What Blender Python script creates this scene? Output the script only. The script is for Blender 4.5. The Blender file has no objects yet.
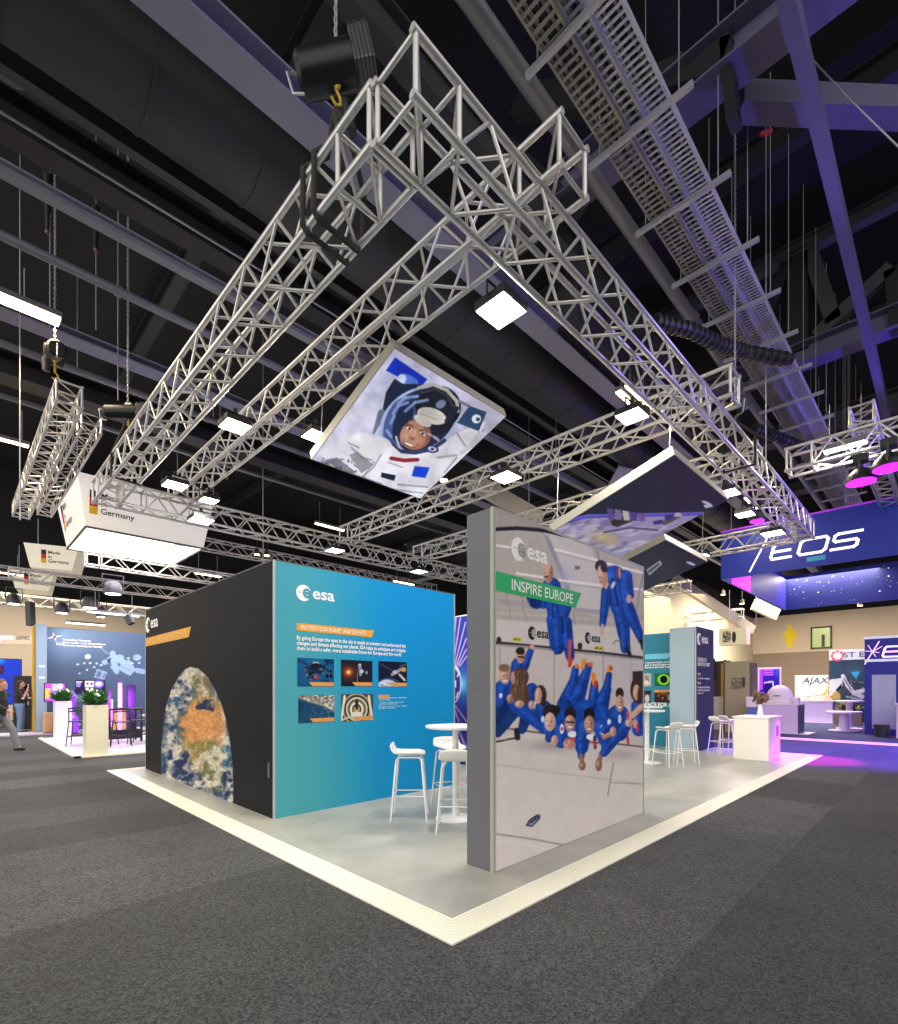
import bpy, bmesh, math, random
import numpy as np
from mathutils import Vector, Matrix, Quaternion
random.seed(7); RNG = np.random.RandomState(11)
SC = bpy.context.scene; COL = SC.collection
PI = math.pi; R2 = math.sqrt(2)
# ------------------------------------------------------------------ the place's axes
# World X runs along the stand's long open side, Y along its short open side, the origin is the stand's front corner, Z is up (metres).
CX, CY, CZ, F, PX0, PY0 = -2.093, -2.065, 1.5, 502.0, 449.0, 690.0
def V(*a): return Vector(a if len(a) > 1 else a[0])
def at_z(px, py, z):
    D = F*(z-CZ)/(PY0-py); L = (px-PX0)*D/F
    return V((D+L)/R2+CX, (D-L)/R2+CY, z)
def on_x(px, py, x):
    k = (px-PX0)/F; u = x-CX; v = u*(1-k)/(1+k); D = (u+v)/R2
    return V(x, v+CY, CZ+(PY0-py)*D/F)
def on_y(px, py, y):
    k = (px-PX0)/F; v = y-CY; u = v*(1+k)/(1-k); D = (u+v)/R2
    return V(u+CX, y, CZ+(PY0-py)*D/F)
def at_d(px, py, D):
    L = (px-PX0)*D/F
    return V((D+L)/R2+CX, (D-L)/R2+CY, CZ+(PY0-py)*D/F)
def lat_x(s, z):   # Y of a line that runs along X at height z
    return (z-CZ)/(R2*s)+CY
def lat_y(s, z):   # X of a line that runs along Y at height z
    return (z-CZ)/(R2*s)+CX
def proj_np(P):
    u = P[:,0]-CX; v = P[:,1]-CY; D = (u+v)/R2; L = (u-v)/R2
    return PX0+F*L/D, PY0-F*(P[:,2]-CZ)/D
# ------------------------------------------------------------------ colours, materials
def lin(h):
    h = h.lstrip('#'); c = [int(h[i:i+2],16)/255 for i in (0,2,4)]
    return [x/12.92 if x <= .04045 else ((x+.055)/1.055)**2.4 for x in c]
def rgb(h):
    h = h.lstrip('#'); return np.array([int(h[i:i+2],16)/255 for i in (0,2,4)])
MATS = {}
def mat(name, col='#808080', rough=.5, metal=0.0, emit=0.0, ecol=None, noise=0, nscale=40, bump=0):
    if name in MATS: return MATS[name]
    m = bpy.data.materials.new(name); m.use_nodes = True; nt = m.node_tree; b = nt.nodes['Principled BSDF']
    c = (*lin(col), 1)
    b.inputs['Base Color'].default_value = c; b.inputs['Roughness'].default_value = rough; b.inputs['Metallic'].default_value = metal
    if emit:
        b.inputs['Emission Color'].default_value = (*lin(ecol or col), 1); b.inputs['Emission Strength'].default_value = emit
    if noise or bump:
        tc = nt.nodes.new('ShaderNodeTexCoord'); n = nt.nodes.new('ShaderNodeTexNoise'); n.inputs['Scale'].default_value = nscale; n.inputs['Detail'].default_value = 4
        nt.links.new(tc.outputs['Object'], n.inputs['Vector'])
        if noise:
            mx = nt.nodes.new('ShaderNodeMix'); mx.data_type = 'RGBA'
            mx.inputs['A'].default_value = (*[x*(1-noise) for x in c[:3]],1); mx.inputs['B'].default_value = (*[min(1,x*(1+noise)) for x in c[:3]],1)
            nt.links.new(n.outputs['Fac'], mx.inputs['Factor']); nt.links.new(mx.outputs['Result'], b.inputs['Base Color'])
        if bump:
            bp = nt.nodes.new('ShaderNodeBump'); bp.inputs['Strength'].default_value = bump; bp.inputs['Distance'].default_value = .01
            nt.links.new(n.outputs['Fac'], bp.inputs['Height']); nt.links.new(bp.outputs['Normal'], b.inputs['Normal'])
    MATS[name] = m; return m
def print_mat(name, rough=.55, emit=0.0):
    if name in MATS: return MATS[name]
    m = bpy.data.materials.new(name); m.use_nodes = True; nt = m.node_tree; b = nt.nodes['Principled BSDF']
    a = nt.nodes.new('ShaderNodeAttribute'); a.attribute_name = 'ink'
    nt.links.new(a.outputs['Color'], b.inputs['Base Color']); b.inputs['Roughness'].default_value = rough; b.inputs['Specular IOR Level'].default_value = .12
    if emit:
        nt.links.new(a.outputs['Color'], b.inputs['Emission Color']); b.inputs['Emission Strength'].default_value = emit
    MATS[name] = m; return m
# ------------------------------------------------------------------ mesh builder
class MB:
    def __init__(s): s.v = []; s.f = []
    def add(s, vs, fs):
        n = len(s.v); s.v += [tuple(p) for p in vs]; s.f += [tuple(i+n for i in f) for f in fs]; return s
    def box(s, x0, x1, y0, y1, z0, z1):
        return s.add([(x,y,z) for x in (x0,x1) for y in (y0,y1) for z in (z0,z1)],
            [(0,1,3,2),(4,6,7,5),(0,4,5,1),(2,3,7,6),(0,2,6,4),(1,5,7,3)])
    def obox(s, c, ax, ay, az):   # centre and three half-axis vectors
        c = V(c); P = [c+ax*i+ay*j+az*k for i in (-1,1) for j in (-1,1) for k in (-1,1)]
        return s.add(P, [(0,1,3,2),(4,6,7,5),(0,4,5,1),(2,3,7,6),(0,2,6,4),(1,5,7,3)])
    def beam(s, p0, p1, w, h, up=(0,0,1)):
        p0 = V(p0); p1 = V(p1); d = (p1-p0); L = d.length; d.normalize(); side = d.cross(V(up)).normalized(); u = side.cross(d)
        return s.obox((p0+p1)/2, d*(L/2), side*(w/2), u*(h/2))
    def tube(s, p0, p1, r, n=8, r1=None, cap=True):
        p0 = V(p0); p1 = V(p1); d = (p1-p0).normalized(); a = d.orthogonal().normalized(); b = d.cross(a); r1 = r if r1 is None else r1
        vs = []
        for p, rr in ((p0,r),(p1,r1)):
            for i in range(n):
                t = 2*PI*i/n; vs.append(p+a*(rr*math.cos(t))+b*(rr*math.sin(t)))
        fs = [(i,(i+1)%n,n+(i+1)%n,n+i) for i in range(n)]
        if cap: fs += [tuple(range(n-1,-1,-1)), tuple(range(n,2*n))]
        return s.add(vs, fs)
    def path(s, pts, r, n=8, closed=False):
        pts = [V(p) for p in pts]; N = len(pts); vs = []; prev = None
        for i, p in enumerate(pts):
            if closed: d = (pts[(i+1)%N]-pts[i-1])
            else: d = pts[min(i+1,N-1)]-pts[max(i-1,0)]
            d.normalize()
            a = d.orthogonal().normalized() if prev is None else (prev-d*prev.dot(d)).normalized()
            prev = a; b = d.cross(a); rr = r[i] if isinstance(r,(list,tuple)) else r
            for k in range(n):
                t = 2*PI*k/n; vs.append(p+a*(rr*math.cos(t))+b*(rr*math.sin(t)))
        fs = []
        for i in range(N if closed else N-1):
            j = (i+1)%N
            for k in range(n): fs.append((i*n+k, i*n+(k+1)%n, j*n+(k+1)%n, j*n+k))
        if not closed: fs += [tuple(range(n-1,-1,-1)), tuple((N-1)*n+k for k in range(n))]
        return s.add(vs, fs)
    def lathe(s, prof, c=(0,0,0), n=24):
        c = V(c); vs = []; fs = []; N = len(prof)
        for r, z in prof:
            for k in range(n):
                t = 2*PI*k/n; vs.append((c.x+r*math.cos(t), c.y+r*math.sin(t), c.z+z))
        for i in range(N-1):
            for k in range(n): fs.append((i*n+k, i*n+(k+1)%n, (i+1)*n+(k+1)%n, (i+1)*n+k))
        fs += [tuple(range(n-1,-1,-1)), tuple((N-1)*n+k for k in range(n))]
        return s.add(vs, fs)
    def ball(s, c, r, n=12, m=8, sx=1, sy=1, sz=1):
        c = V(c); vs = [(c.x,c.y,c.z+r*sz)]; fs = []
        for i in range(1,m):
            a = PI*i/m
            for k in range(n):
                t = 2*PI*k/n; vs.append((c.x+r*sx*math.sin(a)*math.cos(t), c.y+r*sy*math.sin(a)*math.sin(t), c.z+r*sz*math.cos(a)))
        vs.append((c.x,c.y,c.z-r*sz)); last = len(vs)-1
        for k in range(n): fs.append((0,1+k,1+(k+1)%n))
        for i in range(m-2):
            for k in range(n): fs.append((1+i*n+k, 1+(i+1)*n+k, 1+(i+1)*n+(k+1)%n, 1+i*n+(k+1)%n))
        for k in range(n): fs.append((last, 1+(m-2)*n+(k+1)%n, 1+(m-2)*n+k))
        return s.add(vs, fs)
    def quad(s, a, b, c, d): return s.add([a,b,c,d], [(0,1,2,3)])
    def prism(s, poly, o, ax, ay, n, t):   # 2-D outline in a plane, extruded by t along n
        o = V(o); ax = V(ax); ay = V(ay); n = V(n); N = len(poly)
        vs = [o+ax*x+ay*y for x, y in poly]+[o+ax*x+ay*y+n*t for x, y in poly]
        return s.add(vs, [tuple(range(N-1,-1,-1)), tuple(range(N,2*N))]+[(i,(i+1)%N,N+(i+1)%N,N+i) for i in range(N)])
    def build(s, name, m, parent=None, smooth=False, bevel=0, label=None, local=False):
        me = bpy.data.meshes.new(name); vs = s.v
        if parent is not None and not local:
            inv = W[parent.name].inverted(); vs = [inv @ V(p) for p in vs]
        me.from_pydata([tuple(p) for p in vs], [], s.f); me.validate()
        bm = bmesh.new(); bm.from_mesh(me); bmesh.ops.recalc_face_normals(bm, faces=bm.faces); bm.to_mesh(me); bm.free()
        if m is not None: me.materials.append(m)
        if smooth:
            me.polygons.foreach_set('use_smooth', [True]*len(me.polygons))
            try: me.set_sharp_from_angle(angle=math.radians(40))
            except Exception: pass
        o = bpy.data.objects.new(name, me); COL.objects.link(o)
        if bevel:
            b = o.modifiers.new('edge','BEVEL'); b.width = bevel; b.segments = 2; b.limit_method = 'ANGLE'
        if parent is not None:
            o.parent = parent; W[o.name] = W[parent.name]
        else: W[o.name] = Matrix.Identity(4)
        if label: o['label'] = label
        return o
W = {}
def tag(o, label=None, cat=None, group=None, kind=None):
    for k, v in (('label',label),('category',cat),('group',group),('kind',kind)):
        if v: o[k] = v
    return o
def thing(name, label, cat, loc=(0,0,0), rz=0.0, group=None):
    o = bpy.data.objects.new(name, None); COL.objects.link(o); o.empty_display_size = .1
    o.location = loc; o.rotation_euler = (0,0,rz)
    W[o.name] = Matrix.Translation(V(loc)) @ Matrix.Rotation(rz,4,'Z')
    return tag(o, label, cat, group)
def kids(o): return [c for c in o.children]
def copy_thing(o, loc, rz, label, group=None):
    c = o.copy(); COL.objects.link(c); c.location = loc; c.rotation_euler = (0,0,rz)
    W[c.name] = Matrix.Translation(V(loc)) @ Matrix.Rotation(rz,4,'Z')
    c['label'] = label
    if group: c['group'] = group
    def rec(src, dst):
        for ch in src.children:
            n = ch.copy(); COL.objects.link(n); n.parent = dst; rec(ch, n)
    for ch in list(o.children):
        n = ch.copy(); COL.objects.link(n); n.parent = c
        for g in list(ch.children):
            q = g.copy(); COL.objects.link(q); q.parent = n
    return c
def structure(name, mb, m, **k): return tag(mb.build(name, m, **k), kind='structure')
def area(name, loc, power, size, col='#ffffff', rot=(0,0,0), parent=None, spread=None, sy=None):
    l = bpy.data.lights.new(name, 'AREA'); l.energy = power; l.color = lin(col); l.size = size
    if sy: l.shape = 'RECTANGLE'; l.size_y = sy
    if spread: l.spread = spread
    o = bpy.data.objects.new(name, l); COL.objects.link(o); o.rotation_euler = rot
    if parent is not None:
        o.parent = parent; o.location = W[parent.name].inverted() @ V(loc)
    else: o.location = loc
    return o
def spot(name, loc, target, power, angle, col, parent=None, blend=.6, r=.08):
    l = bpy.data.lights.new(name, 'SPOT'); l.energy = power; l.color = lin(col); l.spot_size = math.radians(angle); l.spot_blend = blend; l.shadow_soft_size = r
    o = bpy.data.objects.new(name, l); COL.objects.link(o)
    o.rotation_mode = 'QUATERNION'; o.rotation_quaternion = (V(target)-V(loc)).to_track_quat('-Z','Y')
    if parent is not None:
        inv = W[parent.name].inverted(); o.parent = parent; o.location = inv @ V(loc)
        o.rotation_quaternion = inv.to_quaternion() @ o.rotation_quaternion
    else: o.location = loc
    return o
# ------------------------------------------------------------------ lettering
def text_mesh(body, size=1.0, bold=0.0, ext=0.0, spacing=1.0, res=3):
    c = bpy.data.curves.new('letters','FONT'); c.body = body; c.size = size; c.offset = bold; c.extrude = ext; c.space_character = spacing; c.resolution_u = res
    o = bpy.data.objects.new('letters', c); COL.objects.link(o); bpy.context.view_layer.update()
    me = bpy.data.meshes.new_from_object(o.evaluated_get(bpy.context.evaluated_depsgraph_get()))
    vs = [tuple(v.co) for v in me.vertices]; fs = [tuple(p.vertices) for p in me.polygons]
    bpy.data.objects.remove(o); bpy.data.curves.remove(c); bpy.data.meshes.remove(me)
    return vs, fs
def letters(name, body, o, ax, ay, height, width, m, parent, bold=0.0, shear=0.0, spacing=1.0, label=None, lift=.002, fit=True, mb=None):
    """lettering whose capitals are `height` tall, squeezed to `width`, its lower left at o"""
    vs, fs = text_mesh(body, 1.0, bold, .0, spacing)
    if not vs: return None
    xs = [p[0] for p in vs]; ys = [p[1] for p in vs]; x0 = min(xs); w = max(xs)-x0; ch = .70
    ax = V(ax).normalized(); ay = V(ay).normalized(); n = ax.cross(ay)
    k = height/ch; kx = width/w if (fit and width) else k
    P = [V(o)+ax*((p[0]-x0)*kx+shear*p[1]*k)+ay*(p[1]*k)+n*lift for p in vs]
    if mb is not None: mb.add(P, fs); return mb
    q = MB().add(P, fs); return q.build(name, m, parent, label=label)
def disc(mb, o, ax, ay, r, lift, n=32, rx=None, a0=0, a1=2*PI):
    ax = V(ax); ay = V(ay); nn = ax.cross(ay); c = V(o)+nn*lift
    pts = [c+ax*((rx or r)*math.cos(a0+(a1-a0)*i/n))+ay*(r*math.sin(a0+(a1-a0)*i/n)) for i in range(n)]
    return mb.add(pts, [tuple(range(n))])
def agency_logo(parent, o, ax, ay, h, m, bg, word=True, name='agency_logo'):
    """disc with a cut-out e and three dots, then the word; o is the disc's centre, h its height"""
    ax = V(ax).normalized(); ay = V(ay).normalized(); r = h/2
    mb = MB(); disc(mb, o, ax, ay, r, .002, 40)
    a = mb.build(name, m, parent)
    cut = MB()
    vs, fs = text_mesh('e', 1.0, .035, 0, 1); n = ax.cross(ay)
    xs = [p[0] for p in vs]; ys = [p[1] for p in vs]; cx = (min(xs)+max(xs))/2; cy = (min(ys)+max(ys))/2; k = h*.62/(max(ys)-min(ys))
    cut.add([V(o)+ax*(r*.42+(p[0]-cx)*k)+ay*((p[1]-cy)*k)+n*.003 for p in vs], fs)
    for dx, dy, q in ((-.62,.05,.085),(-.40,.05,.06),(-.24,.05,.045)): disc(cut, V(o)+ax*(r*dx)+ay*(r*dy), ax, ay, r*q, .003, 10)
    # the bite out of the rim above and below the e
    cut.prism([(.88*r,.62*r),(.97*r,.24*r),(.97*r,-.10*r),(.95*r,-.02*r)], V(o)+n*.0025, ax, ay, n, .0005)
    cut.prism([(.50*r,-.72*r),(.98*r,-.30*r),(.9*r,-.4*r),(.64*r,-.74*r)], V(o)+n*.0025, ax, ay, n, .0005)
    cut.build(name+'_cutout', bg, a)
    if word: letters('logo_word', 'esa', V(o)+ax*(r*1.22)-ay*(r*.5), ax, ay, h*.72, h*1.55, m, parent, bold=.022)
    return a
# ------------------------------------------------------------------ printed pictures: drawn on a canvas, then inked on a real mesh
class Art:
    def __init__(s, x0, y0, x1, y1, k, col):
        s.x0, s.y0, s.k = x0, y0, k; s.w = int((x1-x0)*k); s.h = int((y1-y0)*k)
        s.a = np.ones((s.h,s.w,3))*rgb(col); s.off = (0,0)
    def _win(s, x0, y0, x1, y1):
        x0 = max(0,int(x0)); y0 = max(0,int(y0)); x1 = min(s.w,int(x1)+2); y1 = min(s.h,int(y1)+2)
        if x1 <= x0 or y1 <= y0: return None
        yy, xx = np.mgrid[y0:y1,x0:x1]; return (slice(y0,y1),slice(x0,x1)), xx+.5, yy+.5
    def _put(s, sl, mask, col, al=1.0):
        c = rgb(col) if isinstance(col,str) else col
        m = (np.clip(mask,0,1)*al)[...,None]; s.a[sl] = s.a[sl]*(1-m)+c*m
    def ell(s, x, y, rx, ry, col, rot=0, al=1.0, soft=1.5):
        if s.vol and col == s.vol and al == 1.0: s._ell(x,y,rx+3,ry+3,'#0a2662',rot,.8,6)
        s._ell(x,y,rx,ry,col,rot,al,soft)
        if col in s.skins and min(rx,ry) > 15 and al == 1.0:   # printed faces and hands: lit side, far side, cheeks
            s._ell(x+rx*.35,y+ry*.1,rx*.6,ry*.8,'#7d5443',rot,.35,rx*.5); s._ell(x-rx*.3,y-ry*.2,rx*.5,ry*.55,'#e8c6b0',rot,.45,rx*.45); s._ell(x-rx*.05,y+ry*.08,rx*.13,ry*.2,'#8d604e',rot,.45,3); s._ell(x-rx*.15,y-ry*.02,rx*.1,ry*.16,'#ecccb8',rot,.5,3)
    def _ell(s, x, y, rx, ry, col, rot=0, al=1.0, soft=1.5):
        x += s.off[0]; y += s.off[1]; R = max(rx,ry)+2; w = s._win(x-R,y-R,x+R,y+R)
        if not w: return
        sl, xx, yy = w; t = math.radians(rot); dx = xx-x; dy = yy-y
        u = (dx*math.cos(t)+dy*math.sin(t))/rx; v = (-dx*math.sin(t)+dy*math.cos(t))/ry
        d = (1-np.sqrt(u*u+v*v))*min(rx,ry); s._put(sl, d/soft+.5, col, al)
    def glow(s, x, y, rx, ry, col, al=1.0):
        x += s.off[0]; y += s.off[1]; w = s._win(x-rx,y-ry,x+rx,y+ry)
        if not w: return
        sl, xx, yy = w; d = 1-np.sqrt(((xx-x)/rx)**2+((yy-y)/ry)**2); s._put(sl, np.clip(d,0,1)**1.5, col, al)
    vol = None; skins = ()
    def cap(s, x0, y0, x1, y1, r0, col, r1=None, al=1.0):
        if s.vol and col == s.vol and r0 > 12 and al == 1.0:   # printed cloth: edge, ground, sheen and fold tones
            q = r0 if r1 is None else r1
            s._cap(x0,y0,x1,y1,r0+3,'#0a2662',q+3,.85); s._cap(x0,y0,x1,y1,r0,col,q,1)
            s._cap(x0+r0*.4,y0+r0*.2,x1+q*.4,y1+q*.2,r0*.5,'#0d3080',q*.5,.5); s._cap(x0-r0*.3,y0-r0*.15,x1-q*.3,y1-q*.15,r0*.36,'#3a6bd2',q*.36,.45)
            n = int(math.hypot(x1-x0,y1-y0)/34)+1
            for i in range(n):
                t = (i+.5)/n; X = x0+(x1-x0)*t; Y = y0+(y1-y0)*t; r = r0+(q-r0)*t; d = (i%2)*2-1
                s._cap(X-r*.55,Y-d*r*.25,X+r*.35,Y+d*r*.2,2.2,'#0c2c78',2.2,.6)
            return
        s._cap(x0,y0,x1,y1,r0,col,r1,al)
        if col in s.skins and r0 > 7: s._cap(x0-r0*.3,y0-r0*.2,x1-r0*.3,y1-r0*.2,r0*.35,'#e2bda6',None,.35)
    def _cap(s, x0, y0, x1, y1, r0, col, r1=None, al=1.0):
        ox, oy = s.off; x0 += ox; x1 += ox; y0 += oy; y1 += oy; r1 = r0 if r1 is None else r1; R = max(r0,r1)+2
        w = s._win(min(x0,x1)-R,min(y0,y1)-R,max(x0,x1)+R,max(y0,y1)+R)
        if not w: return
        sl, xx, yy = w; dx, dy = x1-x0, y1-y0; L = dx*dx+dy*dy+1e-9
        t = np.clip(((xx-x0)*dx+(yy-y0)*dy)/L,0,1); d = (r0+(r1-r0)*t)-np.hypot(xx-x0-t*dx, yy-y0-t*dy); s._put(sl, d/1.5+.5, col, al)
    def mask_poly(s, pts):
        pts = [(x+s.off[0],y+s.off[1]) for x, y in pts]; X = [p[0] for p in pts]; Y = [p[1] for p in pts]
        w = s._win(min(X),min(Y),max(X),max(Y))
        if not w: return None
        sl, xx, yy = w; m = np.zeros(xx.shape,bool); n = len(pts)
        for i in range(n):
            (xa,ya),(xb,yb) = pts[i], pts[i-1]
            if ya == yb: continue
            c = ((ya > yy) != (yb > yy)) & (xx < (xb-xa)*(yy-ya)/(yb-ya)+xa); m ^= c
        return sl, m.astype(float), xx, yy
    def poly(s, pts, col, al=1.0):
        q = s.mask_poly(pts)
        if q: s._put(q[0], q[1], col, al)
    def line(s, pts, r, col, al=1.0):
        for a, b in zip(pts[:-1], pts[1:]): s.cap(*a, *b, r, col, al=al)
    def blur(s, n=1):
        for _ in range(n):
            for ax in (0,1): s.a = (np.roll(s.a,1,ax)+2*s.a+np.roll(s.a,-1,ax))/4
    def sample(s, px, py):
        x = np.clip((px-s.x0)*s.k-.5,0,s.w-1.001); y = np.clip((py-s.y0)*s.k-.5,0,s.h-1.001)
        i = x.astype(int); j = y.astype(int); fx = (x-i)[:,None]; fy = (y-j)[:,None]; i2 = np.minimum(i+1,s.w-1); j2 = np.minimum(j+1,s.h-1)
        return (s.a[j,i]*(1-fx)+s.a[j,i2]*fx)*(1-fy)+(s.a[j2,i]*(1-fx)+s.a[j2,i2]*fx)*fy
def fbm(h, w, sc, oct=5, seed=0):
    r = np.random.RandomState(seed); out = np.zeros((h,w)); amp = 1; tot = 0
    for o in range(oct):
        gh, gw = max(2,int(h/sc)+2), max(2,int(w/sc)+2); g = r.rand(gh,gw)
        y = np.linspace(0,gh-1.001,h); x = np.linspace(0,gw-1.001,w); i = y.astype(int)[:,None]; j = x.astype(int)[None,:]
        fy = (y-y.astype(int))[:,None]; fx = (x-x.astype(int))[None,:]; fy = fy*fy*(3-2*fy); fx = fx*fx*(3-2*fx)
        out += amp*((g[i,j]*(1-fx)+g[i,np.minimum(j+1,gw-1)]*fx)*(1-fy)+(g[np.minimum(i+1,gh-1),j]*(1-fx)+g[np.minimum(i+1,gh-1),np.minimum(j+1,gw-1)]*fx)*fy)
        tot += amp; amp *= .55; sc = max(1.5, sc/2)
    return out/tot
def ink_sheet(name, o, ex, ey, nx, ny, art, m, parent, label=None):
    """a printed sheet: a mesh of nx by ny cells spanning ex and ey from o, inked from the canvas"""
    o = np.array(o,float); ex = np.array(ex,float); ey = np.array(ey,float)
    s = np.linspace(0,1,nx+1); t = np.linspace(0,1,ny+1); S, T = np.meshgrid(s,t)
    P = o[None]+S.reshape(-1,1)*ex+T.reshape(-1,1)*ey
    if callable(art): c = art(S.reshape(-1), T.reshape(-1))
    else: c = art.sample(*proj_np(P))
    c = np.clip(c,0,1); c = np.where(c <= .04045, c/12.92, ((c+.055)/1.055)**2.4)
    inv = np.array(W[parent.name].inverted()); Q = P@inv[:3,:3].T+inv[:3,3]
    me = bpy.data.meshes.new(name); i = np.arange(nx); j = np.arange(ny); I, J = np.meshgrid(i,j); a = (J*(nx+1)+I).reshape(-1)
    Fc = np.stack([a,a+1,a+nx+2,a+nx+1],1)
    me.vertices.add(len(Q)); me.vertices.foreach_set('co', Q.astype(np.float32).reshape(-1))
    me.loops.add(Fc.size); me.loops.foreach_set('vertex_index', Fc.reshape(-1).astype(np.int32))
    me.polygons.add(len(Fc)); me.polygons.foreach_set('loop_start', np.arange(0,Fc.size,4,dtype=np.int32))
    me.update(calc_edges=True); me.validate()
    at = me.color_attributes.new('ink','FLOAT_COLOR','POINT'); at.data.foreach_set('color', np.concatenate([c,np.ones((len(c),1))],1).astype(np.float32).reshape(-1))
    me.materials.append(m); ob = bpy.data.objects.new(name, me); COL.objects.link(ob); ob.parent = parent; W[ob.name] = W[parent.name]
    if label: ob['label'] = label
    return ob
# ================================================================== the hall
ALU = mat('truss_aluminium','#d6d3cd',.3,.6,noise=.12,nscale=6)
BLACK = mat('black_plastic','#141416',.5); DKSTEEL = mat('painted_dark_steel','#1b1b1f',.55); LILAC = mat('painted_grey_steel','#85849a',.5,noise=.05,nscale=2)
WHITE = mat('white_laminate','#f1efe9',.4); WPOW = mat('white_powder_coat','#efeee9',.35); CREAM = mat('cream_fabric','#e9e3cf',.6)
DUCT = mat('dark_duct','#303033',.6,noise=.1,nscale=1.5); PIPE = mat('grey_pipe','#7d7d84',.4,.3); STEEL = mat('zinc_steel','#a8a8ac',.4,.5)
DEFGREY = mat('graphite_panel','#77787a',.6)
# carpet: dark grey loop pile in large rectangles of slightly different shade
def carpet():
    m = bpy.data.materials.new('hall_carpet'); m.use_nodes = True; nt = m.node_tree; N = nt.nodes.new; L = nt.links.new; b = nt.nodes['Principled BSDF']
    tc = N('ShaderNodeTexCoord'); mp = N('ShaderNodeMapping'); mp.inputs['Location'].default_value = (.0,.0,0); L(tc.outputs['Object'], mp.inputs['Vector'])
    dv = N('ShaderNodeVectorMath'); dv.operation = 'DIVIDE'; dv.inputs[1].default_value = (2.0,1.0,1); L(mp.outputs['Vector'], dv.inputs[0])
    fl = N('ShaderNodeVectorMath'); fl.operation = 'FLOOR'; L(dv.outputs[0], fl.inputs[0])
    wn = N('ShaderNodeTexWhiteNoise'); wn.noise_dimensions = '2D'; L(fl.outputs[0], wn.inputs['Vector'])
    n1 = N('ShaderNodeTexVoronoi'); n1.inputs['Scale'].default_value = 95; L(tc.outputs['Object'], n1.inputs['Vector'])
    n2 = N('ShaderNodeTexNoise'); n2.inputs['Scale'].default_value = 2.2; n2.inputs['Detail'].default_value = 4; L(tc.outputs['Object'], n2.inputs['Vector'])
    r1 = N('ShaderNodeMapRange'); r1.inputs['From Min'].default_value = .0; r1.inputs['From Max'].default_value = 1; r1.inputs['To Min'].default_value = .35; r1.inputs['To Max'].default_value = 2.0; sp = N('ShaderNodeSeparateColor'); L(n1.outputs['Color'], sp.inputs['Color']); L(sp.outputs[0], r1.inputs['Value'])
    r2 = N('ShaderNodeMapRange'); r2.inputs['To Min'].default_value = .72; r2.inputs['To Max'].default_value = 1.5; L(wn.outputs['Value'], r2.inputs['Value'])
    r3 = N('ShaderNodeMapRange'); r3.inputs['To Min'].default_value = .75; r3.inputs['To Max'].default_value = 1.25; L(n2.outputs['Fac'], r3.inputs['Value'])
    m1 = N('ShaderNodeMath'); m1.operation = 'MULTIPLY'; L(r1.outputs[0], m1.inputs[0]); L(r2.outputs[0], m1.inputs[1])
    m2 = N('ShaderNodeMath'); m2.operation = 'MULTIPLY'; L(m1.outputs[0], m2.inputs[0]); L(r3.outputs[0], m2.inputs[1])
    mx = N('ShaderNodeVectorMath'); mx.operation = 'SCALE'; mx.inputs[0].default_value = lin('#343434'); L(m2.outputs[0], mx.inputs['Scale'])
    L(mx.outputs[0], b.inputs['Base Color']); b.inputs['Roughness'].default_value = .95
    bp = N('ShaderNodeBump'); bp.inputs['Strength'].default_value = .4; bp.inputs['Distance'].default_value = .006; L(n1.outputs['Distance'], bp.inputs['Height']); L(bp.outputs['Normal'], b.inputs['Normal'])
    return m
structure('floor', MB().box(-16,37,-30,34,-.1,0), carpet())
BEIGE = mat('hall_wall_beige','#d8c6ae',.8,noise=.04,nscale=.6); BAND = mat('hall_wall_taupe','#9a8877',.8); CREAMW = mat('hall_wall_cream','#d9cfb2',.8); DARKW = mat('hall_upper_black','#1b1a1d',.9)
ROOF = mat('roof_deck','#151417',.9)
structure('wall_end', MB().box(36,36.3,-30,7.3,3.9,6.3), BEIGE)
structure('wall_end_dado', MB().box(36,36.3,-30,7.3,0,3.9), BAND)
structure('wall_return', MB().box(18,36,7.3,7.6,0,6.3), CREAMW)
structure('wall_side', MB().box(-16,18,31,31.3,0,6.3), BEIGE)
structure('wall_near', MB().box(7,37,-30.3,-30,0,12.5), DARKW)
structure('wall_upper', MB().box(-16,37,31.02,31.32,6.3,12.5).box(36.02,36.32,-30,31,6.3,12.5).box(18,36,7.32,7.62,6.3,7.2), DARKW)
structure('ceiling', MB().box(-5,37,-5,34,12.5,12.7).box(7,37,-30,-5,12.5,12.7), ROOF)  # cut back near the camera to admit the world fill; second box limits it
# ------------------------------------------------------------------ roof steel, ducts, services
def i_beam_x(y0, y1, z, x0, x1, m, depth=.5): # runs along X: flanges and web
    ym = (y0+y1)/2; return MB().box(x0,x1,y0,y1,z,z+.03).box(x0,x1,ym-.012,ym+.012,z+.03,z+depth-.03).box(x0,x1,y0,y1,z+depth-.03,z+depth)
def i_beam_y(x0, x1, z, y0, y1, m, depth=.5):
    xm = (x0+x1)/2; return MB().box(x0,x1,y0,y1,z,z+.03).box(xm-.012,xm+.012,y0,y1,z+.03,z+depth-.03).box(x0,x1,y0,y1,z+depth-.03,z+depth)
Zb = 8.0
structure('ceiling_beam', i_beam_x(lat_x(.902,Zb), lat_x(.840,Zb), Zb, -5, 34, LILAC, .3), LILAC)
structure('ceiling_beam', i_beam_x(lat_x(.402,Zb), lat_x(.389,Zb), Zb, -5, 34, LILAC, .16), LILAC)
Zy = 9.3
structure('ceiling_beam', i_beam_y(lat_y(.812,Zy), lat_y(.757,Zy), Zy, -5, 9.5, LILAC), mat('violet_lit_steel','#5a5872',.5))  # violet light on these beams is put into the steel colour
structure('ceiling_beam', i_beam_y(lat_y(.384,Zy), lat_y(.3715,Zy), Zy, -5, 16, LILAC), mat('violet_lit_steel'))
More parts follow.
